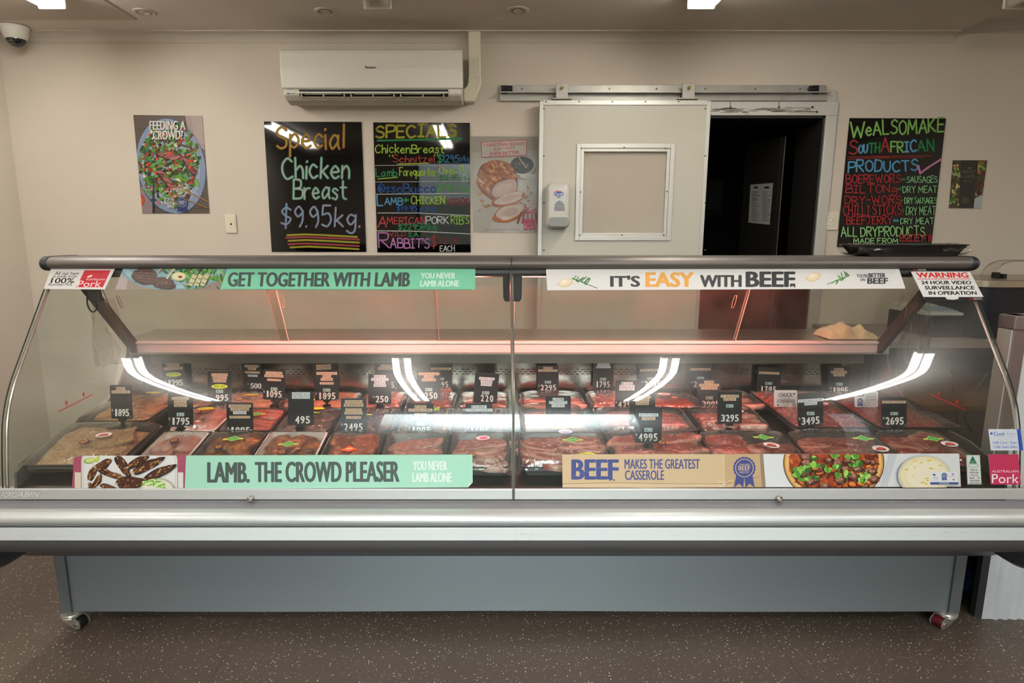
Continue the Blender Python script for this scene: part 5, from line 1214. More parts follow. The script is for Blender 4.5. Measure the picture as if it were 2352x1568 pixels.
def blob(mb, rx, ry, rz, M, r, e=.55, wob=.08, n=26, nv=11, rough=.06, lean=0.0):
    """rounded slab of meat with a lumpy outline; returns rim mask"""
    ph = [r.uniform(0, 6.28) for _ in range(4)]; sd = r.uniform(0, 99)
    vs, fat = [], []
    for j in range(nv + 1):
        t = -math.pi / 2 + math.pi * j / nv; s, c = math.sin(t), math.cos(t)
        z = math.copysign(abs(s) ** e, s); q = max(c, 0) ** e
        for i in range(n):
            a = 2 * math.pi * i / n
            k = 1 + wob * math.sin(2 * a + ph[0]) + wob * .8 * math.sin(3 * a + ph[1]) + wob * .5 * math.sin(5 * a + ph[2])
            ca, sa = math.cos(a), math.sin(a); k /= (abs(ca) ** 3 + abs(sa) ** 3) ** (1 / 3)
            x, y = rx * q * k * ca, ry * q * k * sa
            nz = noise.noise((x * 40 + sd, y * 40, z * 2)) * rough
            vs.append(M @ Vector((x * (1 + nz), y * (1 + nz), rz * z * (1 + nz * 2) + lean * y)))
            fat.append(1.0 if (abs(z) < .93 and math.sin(a + ph[3]) > .1 and q > .7) else 0.0)
    fs = [(j * n + i, j * n + (i + 1) % n, (j + 1) * n + (i + 1) % n, (j + 1) * n + i) for j in range(nv) for i in range(n)]
    mb.add(vs, fs); return fat

def piece(name, parent, m, r, size, loc, rot=(0, 0, 0), fatrim=0.0, **k):
    mb = MB(); fat = blob(mb, size[0], size[1], size[2], Matrix.Translation(loc) @ Euler(rot).to_matrix().to_4x4(), r, **k)
    o = mb.build(name, m, parent, smooth=True, angle=180)
    if fatrim:
        a = o.data.attributes.new('Fat', 'FLOAT', 'POINT'); a.data.foreach_set('value', [f * fatrim for f in fat])
    return o

_tray = {}
def tray_obj(w, d, h, white, parent):
    k = (round(w, 2), round(d, 2), white)
    m = M_tw if white else M_tb
    if k in _tray:
        o = _tray[k].copy(); COL.objects.link(o); o.parent = parent; return o
    mb = MB(); t = .004
    def R(ww, dd, z, rad): return [Vector((x, y, z)) for x, y in rrect(ww, dd, rad, 4)]
    f = .026
    loft(mb, [R(w - 2 * f, d - 2 * f, 0.0005, .012), R(w - .008, d - .008, h - .004, .016), R(w, d, h - .003, .018), R(w, d, h, .018), R(w - .012, d - .012, h + .001, .014), R(w - .016, d - .016, h - .003, .013), R(w - 2 * f - .004, d - 2 * f - .004, t, .01)])
    o = mb.build('tray', m, parent, smooth=True, angle=40); _tray[k] = o
    return o

def stick(P_, kind, M, s=1.0):
    """paper sticker lying on a pack; M places its own x/y plane"""
    f = lambda x, y, h=0: M @ Vector((x * s, -y * s, h))
    p = Print(f, eps=6e-5, lift=.0003)
    if kind == 'special': p.ell(0, 0, .031, .012, '#2C2C08', 0, 28); p.ell(0, 0, .0305, .0115, '#D8D818', 0, 28); p.text('SPECIAL', -.022, -.0055, .022, .0055, '#1B1B10', .01)
    elif kind == 'green':
        p.poly([(-.034, .002), (-.034, .009), (.034, .009), (.034, -.001), (-.034, -.001)], '#A9BF4A'); p.poly([(-.026, 0.004), (0, -.017), (.026, .004), (0, .021)], '#C6D27A'); p.poly([(-.022, .004), (0, -.014), (.022, .004), (0, .018)], '#2F9A3C'); p.text('QUALITY', -.012, .001, .012, .007, '#CFE0A0', .01)
    elif kind == 'red': p.ell(0, 0, .026, .018, '#3A3434', 0, 26); p.ell(0, 0, .0255, .0175, '#D5CFCC', 0, 26); p.poly([(-.016, .006), (-.012, -.004), (0, -.008), (.013, -.004), (.017, .007), (.002, .003)], '#C62A22'); p.ell(-.002, .008, .018, .003, '#26201F', 0, 14); p.text('HEALTHY MEAT', -.014, -.0145, .014, -.010, '#3A3434')
    elif kind == 'blue': p.ell(0, 0, .026, .017, '#5A60A8', 0, 26); p.ell(0, 0, .0235, .0145, '#C9C4D2', 0, 26); p.text('LAMB', -.014, -.004, .014, .004, '#5A60A8', .01); p.ell(0, .009, .012, .002, '#5A60A8', 0, 12)
    elif kind == 'rosette':
        p.poly([(-.01, .004), (-.013, .024), (-.004, .018), (0, .024), (.006, .018), (.013, .024), (.01, .004)], '#1F2244'); p.ell(0, 0, .0145, .0145, '#1F2244', 0, 22); p.ell(0, 0, .0105, .0105, '#B5762A', 0, 20); p.ell(0, 0, .006, .006, '#7A4A1A', 0, 14)
    elif kind == 'pink': p.ell(0, 0, .027, .017, '#2E2A2C', 0, 24); p.ell(0, 0, .025, .015, '#CDBDBE', 0, 24); p.ell(.002, .002, .014, .008, '#C4427E', 0, 18)
    elif kind == 'orange': p.poly([(-.03, .01), (0, -.014), (.03, .012), (0, .022)], '#D9531E'); p.ell(0, .004, .012, .006, '#E8A27A', 0, 14)
    o = p.build('sticker', M_stk, P_); return o

ROW = {'F': (1.8675, 2.085), 'M': (2.091, 2.299), 'B': (2.305, 2.515), 'FL': (1.8675, 2.150), 'ML': (2.157, 2.515), 'MB': (2.091, 2.515)}
NAMES = {'crumb': 'crumbed_schnitzel', 'kiev': 'chicken_kiev', 'chicken': 'chicken_fillet', 'marinade': 'marinated_chicken', 'supreme': 'chicken_supreme', 'sausage': 'sausage', 'pork': 'pork_piece', 'lamb': 'lamb_chop', 'beef': 'beef_steak', 'dark': 'meat_piece', 'burger': 'burger_patty', 'brown': 'crumbed_roll', 'darkmar': 'marinated_steak', 'mince': 'mince_meat'}
def pack(row, pxl, pxr, kind, style, label, white=False, stickers=(), n=4, film=True, cat='meat tray', h=.045, seed=None, lump=1.0):
    ya_, yb_ = ROW[row]; y = (ya_ + yb_) / 2
    r = random.Random(seed if seed is not None else int(pxl * 7 + pxr))
    za_, zb = zrim(ya_), zrim(yb_)
    tilt = math.atan2(zb - za_, yb_ - ya_); d = math.hypot(zb - za_, yb_ - ya_)
    big = yb_ - ya_ > .25
    z = (za_ + zb) / 2 - .044 + (max(zrim(y) - (za_ + zb) / 2, 0) + .002 if big else 0)
    # picture columns are read at the back rim
    Zc = yb_ * CP - (zb - HCAM) * SP
    x0, x1 = (pxl - CX) / FPX * Zc, (pxr - CX) / FPX * Zc
    w = x1 - x0 - .004; xc = (x0 + x1) / 2
    o = thing('meat_tray', label, cat, (xc, y, z + .001), (tilt, 0, 0), group='trays of meat in the display case')
    tray_obj(w, d, h, white, o)
    iw, idp = w - .036, d - .036; top = h; M = MM[kind]; nm = NAMES[kind]
    hm = .05
    if style == 'heap':          # flat overlapping crumbed pieces
        hm = .064 * lump; mb = MB(); nx, ny = 44, 34; vs = []
        for j in range(ny + 1):
            for i in range(nx + 1):
                u, v = 2 * i / nx - 1, 2 * j / ny - 1; dome = max(0, 1 - abs(u) ** 4) * max(0, 1 - abs(v) ** 4); X_, Y_ = u * iw * .5, v * idp * .5
                vs.append((X_, Y_, .014 + (.030 * lump * dome ** .6) + (.006 * noise.noise((X_ * 14, Y_ * 14, pxl)) + .003 * abs(noise.noise((X_ * 110, Y_ * 110, pxl)))) * dome))
        mb.add(vs, [(j * (nx + 1) + i, j * (nx + 1) + i + 1, (j + 1) * (nx + 1) + i + 1, (j + 1) * (nx + 1) + i) for j in range(ny) for i in range(nx)])
        q = mb.build('breadcrumb_bed', M, o, smooth=True, angle=180); q['kind'] = 'stuff'
        for j, (fx, fy, zz) in enumerate(((-.2, -.16, .034), (.19, -.14, .036), (0, .12, .042), (-.2, .14, .042), (.2, .12, .046))[:n]):
            piece(nm, o, M, r, (iw * .25, idp * .27, .013), (fx * iw, fy * idp, zz * lump), (r.uniform(-.1, .1), r.uniform(-.1, .1), r.uniform(-.5, .5)), e=.6, wob=.1, rough=.2)
    elif style == 'lumps':
        hm = .069 * lump; cols = max(2, round(n / 2))
        for j in range(n):
            fx = (j % cols + .5) / cols - .5; fy = (j // cols) * .44 - .22
            piece(nm, o, M, r, (iw / cols * .58, idp * .33, .024 * lump), (fx * iw, fy * idp, .03 * lump + .012 * (j // cols)), (r.uniform(-.2, .2), r.uniform(-.2, .2), r.uniform(-.4, .4)), e=.85, wob=.12, rough=.12)
    elif style == 'slabs':       # chops / steaks shingled front to back
        hm = .066 * lump
        for j in range(n):
            fy = ((j + .5) / n - .5) * .88; cols = 2 if w > .24 else 1
            for c in range(cols):
                fx = (c - .5) * .46 if cols == 2 else 0
                piece(nm, o, M, r, (iw * (.29 if cols == 2 else .52), idp / n * .9 + .012, .0125), (fx * iw + r.uniform(-.008, .008), fy * idp, .022 * lump + .008 * (n - j) * lump / n + (.006 if c else 0)), (-.28 + r.uniform(-.08, .08), r.uniform(-.07, .07), r.uniform(-.18, .18)), fatrim=.8, e=.4, wob=.12, rough=.10)
    elif style == 'steaks':      # wide flat steaks side by side
        hm = .058 * lump
        for j in range(n):
            cols = 2 if n > 1 else 1; rw = (n + cols - 1) // cols
            fx = (j % cols + .5) / cols - .5; fy = (j // cols + .5) / rw - .5
            piece(nm, o, M, r, (iw / cols * .58, idp / rw * .62, .015 * lump), (fx * iw, fy * idp, .024 * lump + .007 * (j % 2) + .004 * j / n), (r.uniform(-.1, .1), r.uniform(-.14, .14), r.uniform(-.35, .35)), fatrim=.8, e=.42, wob=.13, rough=.10)
    elif style == 'sausages':
        hm = .052
        for j in range(n):
            yy = ((j + .5) / n - .5) * idp; mb = MB(); pts = []
            for q in range(13):
                u = q / 12 - .5; pts.append((u * iw * .96, yy + .012 * math.sin(u * 3 + j), .03 + .006 * (j % 2) + .004 * math.cos(u * 5)))
            mb.tube(pts, idp / n * .56, 10); mb.build(nm, M, o, smooth=True, angle=180)
    elif style == 'log':
        hm = .062
        piece(nm, o, M, r, (iw * .53, idp * .46, .026), (0, 0, .034), (0, .03, .02), e=.8, wob=.03, rough=.04, n=34)
    elif style == 'dice':
        hm = .052; q = 0
        nx = max(3, int(iw / .031)); ny = max(2, int(idp / .031))
        if nx * ny > 98: ny = 98 // nx
        for jx in range(nx):
            for jy in range(ny):
                piece('meat_cube', o, M, r, (.019, .018, .013), (((jx + .5) / nx - .5) * iw, ((jy + .5) / ny - .5) * idp, .028 + r.uniform(0, .012)), (r.uniform(-.5, .5), r.uniform(-.5, .5), r.uniform(0, 3)), e=.6, wob=.1, n=12, nv=6, rough=.15)
    elif style == 'mince':
        hm = .049; mb = MB(); nx, ny = 60, 44; vs = []
        for j in range(ny + 1):
            for i in range(nx + 1):
                u, v = 2 * i / nx - 1, 2 * j / ny - 1; dome = max(0, 1 - abs(u) ** 5) * max(0, 1 - abs(v) ** 5)
                X_, Y_ = u * iw * .52, v * idp * .52
                zz = .012 + .030 * dome ** .6 + (.006 * noise.noise((X_ * 26, Y_ * 26, r.random() * 0 + pxl)) + .005 * abs(noise.noise((X_ * 120, Y_ * 120, pxl)))) * dome
                vs.append((X_, Y_, zz))
        mb.add(vs, [(j * (nx + 1) + i, j * (nx + 1) + i + 1, (j + 1) * (nx + 1) + i + 1, (j + 1) * (nx + 1) + i) for j in range(ny) for i in range(nx)])
        q = mb.build(nm, M, o, smooth=True, angle=180); q['kind'] = 'stuff'
    elif style == 'satay':
        hm = .05
        for j in range(n):
            xx = ((j + .5) / n - .5) * iw
            sk = MB(); sk.cyl((xx, -idp * .5, .034), (xx + r.uniform(-.006, .006), idp * .54, .05), .0016, n=6); s_ = sk.build('skewer', M_wood, o)
            piece('satay_meat', o, M, r, (iw / n * .48, idp * .42, .015), (xx, -.008, .034), (r.uniform(.02, .1), r.uniform(-.2, .2), r.uniform(-.05, .05)), e=.8, wob=.1, rough=.3)
    elif style == 'patty':
        hm = .056
        for j in range(n):
            cols = 2; fx = (j % cols - .5) * .46; fy = (j // cols) * .36 - .2
            piece(nm, o, M, r, (iw * .25, iw * .25, .012), (fx * iw, fy * idp, .026 + .012 * (j // cols)), (r.uniform(.1, .3), r.uniform(-.1, .1), 0), e=.35, wob=.02, rough=.08)
    # film drawn over the pack
    if film:
        mb = MB(); nx, ny = 26, 22; vs = []
        hf = max(hm - h + .006, .005)
        for j in range(ny + 1):
            for i in range(nx + 1):
                u, v = 2 * i / nx - 1, 2 * j / ny - 1; dome = (max(0, 1 - u ** 4) * max(0, 1 - v ** 4)) ** .6
                x_, y_ = u * (w / 2 + .001), v * (d / 2 + .001); zz = h + .002 + hf * dome
                zz += dome * .0025 * noise.noise((x_ * 34 + pxl, y_ * 34, 3)) + .0012 * noise.noise((x_ * 90 + pxl, y_ * 30, 7))
                ed = max(abs(u), abs(v))
                if ed > .999: zz = h - .012
                vs.append((x_, y_, zz))
        mb.add(vs, [(j * (nx + 1) + i, j * (nx + 1) + i + 1, (j + 1) * (nx + 1) + i + 1, (j + 1) * (nx + 1) + i) for j in range(ny) for i in range(nx)])
        f = mb.build('cling_film', M_film, o, smooth=True, angle=180)
    for st, sx, sy, rz in stickers:
        u, v = sx * 2, sy * 2; dome = (max(0, 1 - u ** 4) * max(0, 1 - v ** 4)) ** .6
        hf = max(hm - h + .006, .005)
        zz = h + .005 + hf * dome
        stick(o, st, Matrix.Translation((sx * w, sy * d, zz)) @ Matrix.Rotation(-v ** 3 * .35, 4, 'X') @ Matrix.Rotation(u ** 3 * -.3, 4, 'Y') @ Matrix.Rotation(rz, 4, 'Z'))
    return o

pack('FL', 172, 376, 'crumb', 'heap', 'big black tray of sandy beef schnitzel at the left end of the front row', stickers=(('red', .12, .02, .15), ('rosette', .0, -.14, 1.2)), n=5)
pack('F', 380, 488, 'chicken', 'lumps', 'white foam tray of pale chicken thigh fillets in the front row', white=True, stickers=(('rosette', 0, .1, .6),), n=4, h=.05, lump=.8)
pack('F', 491, 618, 'marinade', 'lumps', 'black tray of brown marinated chicken thigh between two white trays', stickers=(('green', .05, .16, .08), ('rosette', -.1, -.08, .3)), n=4, lump=.8)
pack('F', 622, 758, 'marinade', 'lumps', 'white foam tray of brown honey soy drumettes in the front row', white=True, stickers=(('green', -.02, .03, .05), ('rosette', -.05, -.2, 1.5)), n=6, h=.05, lump=.75)
pack('F', 762, 888, 'supreme', 'lumps', 'black tray of orange marinated chicken supreme under its grey ticket', stickers=(('orange', .02, -.18, .1),), n=4, lump=.92)
pack('F', 892, 1034, 'pork', 'slabs', 'tray of pink pork spare ribs in the front row', n=4, stickers=(), lump=.95)
pack('F', 1038, 1170, 'pork', 'slabs', 'tray of pork loin chops just left of the centre seal', n=4, stickers=(('pink', .05, .12, .1), ('rosette', -.12, -.33, .1)), lump=.95)
pack('F', 1186, 1382, 'lamb', 'slabs', 'tall piled tray of lamb forequarter chops just right of the centre seal', n=5, stickers=(('special', .0, .34, 0), ('blue', .04, .18, 0), ('green', .1, -.05, 0), ('special', .22, -.4, .05)), lump=1.2)
pack('F', 1386, 1594, 'beef', 'steaks', 'black tray of marbled steaks under the frontmost ticket', n=6, stickers=(('rosette', .03, -.05, .3),), lump=1.15)
pack('F', 1598, 1796, 'beef', 'steaks', 'black tray of T bone steaks in the front row', n=5, stickers=(('green', .14, .12, -.05), ('red', .16, -.12, -.25)), lump=1.15)
pack('F', 1800, 1992, 'beef', 'slabs', 'black tray of porterhouse steaks in the front row', n=4, stickers=(('green', .2, .02, -.1), ('red', .28, -.26, -.1)), lump=1.15)
pack('F', 1996, 2150, 'beef', 'steaks', 'black tray of rump steaks at the right end of the front row', n=4, stickers=(('green', .1, .05, .05), ('red', .25, -.1, -.1)), lump=1.2)
pack('ML', 300, 446, 'crumb', 'heap', 'tray of chicken schnitzel heaped with crumbs behind the front corner tray', stickers=(('special', .1, .2, 0),), n=5, lump=1.0)
pack('M', 450, 548, 'chicken', 'lumps', 'white foam tray of pink chicken breast fillets in the middle row', white=True, stickers=(('special', .0, .1, .1), ('rosette', -.1, -.05, .8)), n=4, h=.046)
pack('M', 552, 668, 'sausage', 'sausages', 'tray of thin orange barbecue sausages in the middle row', stickers=(('green', .02, .06, .1), ('rosette', -.12, -.12, 1.2)), n=8)
pack('M', 672, 790, 'darkmar', 'steaks', 'dark tray of marinated barbecue steak under several bright stickers', stickers=(('special', .06, .25, 0), ('green', .0, .05, .05), ('red', -.1, -.12, 0)), n=4)
pack('M', 794, 924, 'darkmar', 'satay', 'dark tray of barbecue beef satays left of the spare rib ticket', stickers=(('green', -.1, .05, .1), ('red', -.2, -.15, .2)), n=6)
pack('M', 928, 1050, 'darkmar', 'satay', 'dark tray of lamb satays with bare skewer ends', stickers=(('green', .1, .3, 1.2),), n=6)
pack('M', 1054, 1170, 'darkmar', 'satay', 'tray of honey soy chicken satays left of the centre seal in the middle row', n=6)
pack('M', 1190, 1338, 'lamb', 'slabs', 'tray of lamb chops piled behind the forequarter chops', n=3, stickers=(('blue', .05, .0, .1), ('special', .05, -.2, .1)), lump=1.25)
pack('M', 1362, 1566, 'beef', 'log', 'long smooth red fillet roll wrapped in film', lump=1.1)
pack('M', 1572, 1722, 'lamb', 'slabs', 'tray of lamb cutlets with pale fat edges behind the T bone steaks', n=3, stickers=(('blue', .1, -.1, .2),), lump=1.15)
pack('MB', 1716, 1872, 'mince', 'dice', 'long tray of diced chuck beef under the white slow cooker card', stickers=(('red', .2, .0, -.05),))
pack('MB', 1876, 2044, 'mince', 'mince', 'long tray of smooth red beef mince at the right end of the middle row', stickers=(('red', .16, .05, -.05),))
pack('B', 450, 528, 'crumb', 'heap', 'small back row tray of brown crumbed pieces', n=4, lump=.7)
pack('B', 532, 664, 'kiev', 'lumps', 'back row tray of pale crumbed chicken kiev with green flecks', stickers=(('special', .0, .05, .05), ('rosette', -.1, -.25, .4)), n=4, lump=.8)
pack('B', 668, 836, 'kiev', 'lumps', 'back row tray of pale crumbed chicken cordon behind the barbecue steak ticket', stickers=(('special', -.1, -.3, .3),), n=4, lump=.8)
pack('B', 840, 938, 'pork', 'lumps', 'back row tray of pinkish lamb shanks', n=4, lump=.85)
pack('B', 942, 1052, 'burger', 'patty', 'back row tray of round hamburger patties', n=6)
pack('B', 1056, 1168, 'brown', 'lumps', 'back row tray of pale brown rolls beside the centre seal', n=4, lump=.8)
pack('B', 1192, 1334, 'lamb', 'slabs', 'back row tray of lamb loin chops right of the centre seal', n=3, lump=.95)
pack('B', 1342, 1462, 'beef', 'steaks', 'back row tray of thick round eye fillet steaks', n=2, stickers=(('red', .2, .0, .1),), lump=1.1)
pack('B', 1466, 1590, 'mince', 'mince', 'back row tray of red beef strips between the fillet and cutlet tickets', stickers=(('red', -.1, .2, 0), ('rosette', .02, -.05, .5)))
pack('B', 1594, 1712, 'beef', 'slabs', 'back row tray of deep red cutlets behind the pale edged ones', n=2)

# ------------------------------------------------------------------ price tickets
M_card = mat('ticket_black', '#141416', .42)
M_cardg = mat('ticket_worn_grey', '#2C3238', .5, var=.25, vscale=60)
M_cardw = mat('ticket_white', '#CFCBCB', .4)
YT = {'F': 2.093, 'M': 2.307, 'B': 2.53, 'X': 1.99}
def ticket(row, box, lines, price, label, rise=0.0, lean=0.0, special=None, origin=None, col='#C9A98C', kg=True, dol=True, worn=False, psize=None, top=.06, white_lines=(), small=()):
    Y = YT[row]; x0, y0, x1, y1 = box
    m = wall_map(Y); W_, H_ = x1 - x0, y1 - y0
    def pt(u, v): return x0 + u * W_ + lean * v, y0 + v * H_ + rise * u
    zr = zrim(Y - .005) + .003
    c = m(*pt(.5, 1)); base = Vector((c.x, Y, min(zr, c.z) - .006))
    o = thing('price_ticket', label, 'price ticket', base, group='black price tickets among the trays')
    inv = Matrix.Translation(-base)
    mm = lambda px, py, h=0: inv @ m(px, py, h)
    mb = MB(); P4 = []
    for (u, v), a0 in (((1, 0), -90), ((1, 1), 0), ((0, 1), 90), ((0, 0), 180)):
        for k in range(4):
            a = math.radians(a0 + 30 * k); cu = u + (-.05 if u else .05); cv = v + (-.04 if v else .04)
            P4.append(pt(cu + .05 * math.cos(a), cv + .04 * math.sin(a)))
    n = len(P4); vs = [mm(x, y, 0) for x, y in P4] + [mm(x, y, -.0016) for x, y in P4]
    mb.add(vs, [tuple(range(n)), tuple(range(2 * n - 1, n - 1, -1))] + [(i, (i + 1) % n, n + (i + 1) % n, n + i) for i in range(n)])
    mb.build('card', M_cardg if worn else M_card, o)
    v = top
    for i, (st, w) in enumerate(lines):
        hh = .088 if i not in small else .075
        w2 = w / 2; cc = col if i not in white_lines else '#CFD0D2'
        a, b = .5 - w2, .5 + w2
        ax, ay = pt(a, v); bx, by = pt(b, v + hh)
        Pq = Print(mm, eps=3e-5, lift=.0004); s = rise * (b - a)
        Pq.poly([(ax, ay), (bx, ay + s), (bx + lean * hh, by), (ax + lean * hh, by - s)], cc)
        ins = (bx - ax) * .05; Pq.text(st, ax + ins, ay + H_ * hh * .22, bx - ins, ay + H_ * hh * .80, '#2A2320', .012, rise=s * .9)
        Pq.build('name_strip', M_pr, o)
        v += hh + (.012 if i + 1 not in small else .05)
    if special:
        Pq = Print(mm, eps=3e-5, lift=.001); sx, sy = pt(.5, special); Pq.ell(sx, sy, W_ * .34, H_ * .075, '#CFDA12', rise * .01, 24); Pq.text('SPECIAL', sx - W_ * .26, sy - H_ * .035, sx + W_ * .26, sy + H_ * .035, '#1C2010', .015, rise=rise * .5); Pq.build('special_sticker', M_pr, o)
    if origin:
        Pq = Print(mm, eps=3e-5, lift=.0004); sx, sy = pt(.5, origin); w = W_ * .15; h = H_ * .052
        Pq.rect(sx - w, sy - h, sx + w, sy + h, '#9FB0AC'); Pq.poly([(sx - w * .85, sy + h * .7), (sx - w * .45, sy - h * .7), (sx - w * .05, sy + h * .7)], '#1F6A4E'); Pq.rect(sx - w * .85, sy + h * .45, sx - w * .05, sy + h * .7, '#B89A3A')
        for k in range(3): Pq.rect(sx + w * .1, sy - h * .5 + k * h * .4, sx + w * .85, sy - h * .35 + k * h * .4, '#6A7C78')
        Pq.build('origin_label', M_pr, o)
    if price:
        a, b, pt_, pb = psize or (.12, .86, .70, .88)
        Pq = Print(mm, eps=3e-5, lift=.0005); n = len(price.replace('.', '')); digs = price.replace('.', '')
        wd = (b - a) / n
        for k, dch in enumerate(digs):
            u0 = a + k * wd; ax, ay = pt(u0 + (.3 * wd if dch == '1' else .09 * wd), pt_); bx, by = pt(u0 + wd * (.72 if dch == '1' else .93), pb)
            Pq.text(dch, ax + lean * .15, ay, bx + lean * .15, by - rise * 0.1, '#D6CFC9', .03)
        if kg: ax, ay = pt(b + .01, pb - .02); Pq.text('kg', ax, ay, ax + W_ * .1, ay + H_ * .05, '#7F9AAE', .0)
        if dol: ax, ay = pt(a - .1, pt_); Pq.text('$', ax, ay, ax + W_ * .07, ay + H_ * .075, '#9DB4C2', .01)
        if len(digs) == 4: ax, ay = pt(a + 2 * wd - .005, (pt_ + pb) / 2); Pq.ell(ax, ay, .9, .9, '#D6CFC9', n=8)
        Pq.build('price_digits', M_pr, o)
    # stand: stem and rim clamp
    cz = c.z - base.z; mb = MB(); zl = zr - base.z
    mb.box(-.012, .012, -.004, .006, cz - .007, cz + .004); mb.box(-.005, .005, -.003, .005, min(zl, cz) + .0, cz); mb.build('stem', M_blk, o)
    mb = MB(); ztop = min(zl + .012, cz - .005); mb.box(-.014, .014, -.013, -.006, -.004 + min(0, zl), ztop); mb.box(-.014, .014, -.013, .008, ztop - .004, ztop); mb.box(-.014, .014, .004, .008, min(0, zl), ztop); mb.build('clamp', M_blk, o, bevel=.001)
    return o
T = ticket
T('F', (252, 884, 301, 961), (('BEEF', .42), ('SCHNITZEL', .86)), '18.95', 'black ticket reading BEEF SCHNITZEL 18.95 at the left end', rise=0, lean=4, psize=(.14, .84, .71, .93))
T('B', (370, 827, 421, 892), (('CHICKEN', .66), ('BREAST', .56), ('SCHNITZEL', .84)), '12.95', 'black ticket reading CHICKEN BREAST SCHNITZEL special 12.95', lean=7, rise=-2, special=.52, psize=(.16, .86, .7, .92))
T('F', (385, 901, 443, 980), (('CHICKEN', .68), ('THIGH', .5), ('FILLET', .52)), '17.95', 'black ticket reading CHICKEN THIGH FILLET 17.95 above a white tray', lean=1, top=.13, origin=.64, psize=(.13, .86, .73, .94))
T('M', (477, 853, 532, 924), (('CHICKEN', .68), ('BREAST', .6), ('FILLET', .54)), '9.95', 'black ticket reading CHICKEN BREAST FILLET special 9.95', special=.48, origin=.64, psize=(.32, .88, .74, .95), dol=False)
T('F', (520, 924, 581, 1001), (('MARINATED', .84), ('CHICKEN', .7), ('THIGH', .5), ('(BBQ PROVENCALE)', .78)), '18.95', 'black ticket reading MARINATED CHICKEN THIGH 18.95', lean=1, white_lines=(2,), small=(3,), psize=(.12, .88, .73, .95))
T('B', (554, 834, 600, 895), (('CHICKEN', .68), ('KIEV', .4), ('(GARLIC BUTTER)', .72), ('2 PIECES', .48)), '5.00', 'black tilted ticket reading CHICKEN KIEV 5.00', lean=7, rise=1, small=(2, 3), white_lines=(3,), psize=(.3, .86, .74, .94))
T('M', (604, 848, 655, 917), (('THIN BBQ', .74), ('SAUSAGES', .86), ('GLUTEN FREE', .62)), '10.95', 'black ticket reading THIN BBQ SAUSAGES 10.95', small=(2,), origin=.64, psize=(.12, .86, .7, .92), rise=2)
T('F', (662, 899, 721, 977), (('HONEY SOY', .7), ('DRUMETTES', .7)), '4.95', 'black ticket reading HONEY SOY DRUMETTES 4.95 above a white tray', lean=-1, white_lines=(0, 1), kg=False, dol=False, psize=(.27, .88, .72, .94), top=.02)
T('B', (717, 834, 768, 896), (('CHICKEN', .66), ('CORDON', .66)), '', 'black ticket reading CHICKEN CORDON behind the barbecue steak ticket', rise=-2, lean=5)
T('M', (723, 850, 778, 919), (('MARINATED', .86), ('BBQ', .36), ('STEAK', .5), ('GLUTEN FREE', .58)), '18.95', 'black ticket reading MARINATED BBQ STEAK 18.95', small=(3,), origin=.66, psize=(.13, .88, .74, .97))
T('M', (846, 859, 899, 928), (('BEEF', .52), ('SATAYS', .74), ('BBQ', .48), ('MARINATE', .54)), '2.50', 'black ticket with a greenish worn edge reading BEEF SATAYS BBQ 2.50', white_lines=(0, 1, 2, 3), kg=False, psize=(.3, .88, .72, .94), top=.03)
T('B', (861, 833, 911, 896), (('LAMB', .5), ('SHANKS', .74)), '15.95', 'black ticket reading LAMB SHANKS half hidden by a light reflection', psize=(.14, .86, .7, .92), lean=2)
T('F', (783, 914, 842, 993), (('CHICKEN', .68), ('SUPREME', .76), ('(HAM & CHEESE)', .64), ('ITALIANO SAUCE', .7), ('GLUTEN FREE', .58)), '24.95', 'worn grey ticket reading CHICKEN SUPREME 24.95', worn=True, small=(2, 4), psize=(.12, .88, .73, .95), lean=-1)
T('M', (958, 851, 1012, 920), (('MONGOLIAN', .88), ('LAMB', .44), ('SATAYS', .6)), '2.50', 'dusty ticket reading MONGOLIAN LAMB SATAYS 2.50', worn=True, origin=.63, kg=False, dol=False, psize=(.3, .88, .72, .94))
T('B', (989, 833, 1037, 894), (('HAMBURGERS', .98),), '12.95', 'black ticket reading HAMBURGERS behind the lamb satays ticket', top=.18, psize=(.14, .86, .7, .92), origin=.6)
T('M', (1092, 855, 1147, 924), (('HONEY SOY', .66), ('CHICKEN', .5), ('SATAYS', .46)), '2.20', 'tilted black ticket with torn strips reading HONEY SOY CHICKEN SATAYS 2.20', lean=-6, rise=3, white_lines=(0, 1, 2), origin=.66, kg=False, dol=False, psize=(.3, .88, .73, .95), top=.14)
T('F', (935, 926, 996, 1001), (('PORK', .44), ('SPARE RIBS', .9), ('MARINATED', .46), ('ALSO AVAILABLE', .72)), '19.95', 'black ticket reading PORK SPARE RIBS 19.95', small=(2, 3), origin=.63, psize=(.14, .88, .72, .94), lean=1)
T('F', (1069, 926, 1131, 1001), (('PORK', .56), ('LOIN CHOPS', .98)), '16.95', 'black ticket reading PORK LOIN CHOPS 16.95 in the white window glare', white_lines=(0, 1), psize=(.14, .88, .72, .94), lean=1)
T('B', (1234, 839, 1283, 897), (('LAMB', .44), ('LOIN CHOPS', .9)), '22.95', 'black ticket reading LAMB LOIN CHOPS 22.95', origin=.66, psize=(.14, .9, .76, .99))
T('B', (1363, 832, 1410, 893), (('OSSO', .6), ('BUCCO', .7)), '17.95', 'black ticket reading OSSO BUCCO 17.95', white_lines=(0, 1), origin=.63, dol=False, kg=False, psize=(.14, .86, .71, .94), top=.03, lean=-2)
T('F', (1253, 909, 1311, 983), (('LAMB', .44), ('FOREQTR', .72), ('CHOPS', .52)), '14.95', 'black ticket reading LAMB FOREQTR CHOPS 14.95', white_lines=(0, 1, 2), origin=.62, dol=False, kg=False, psize=(.15, .88, .71, .93))
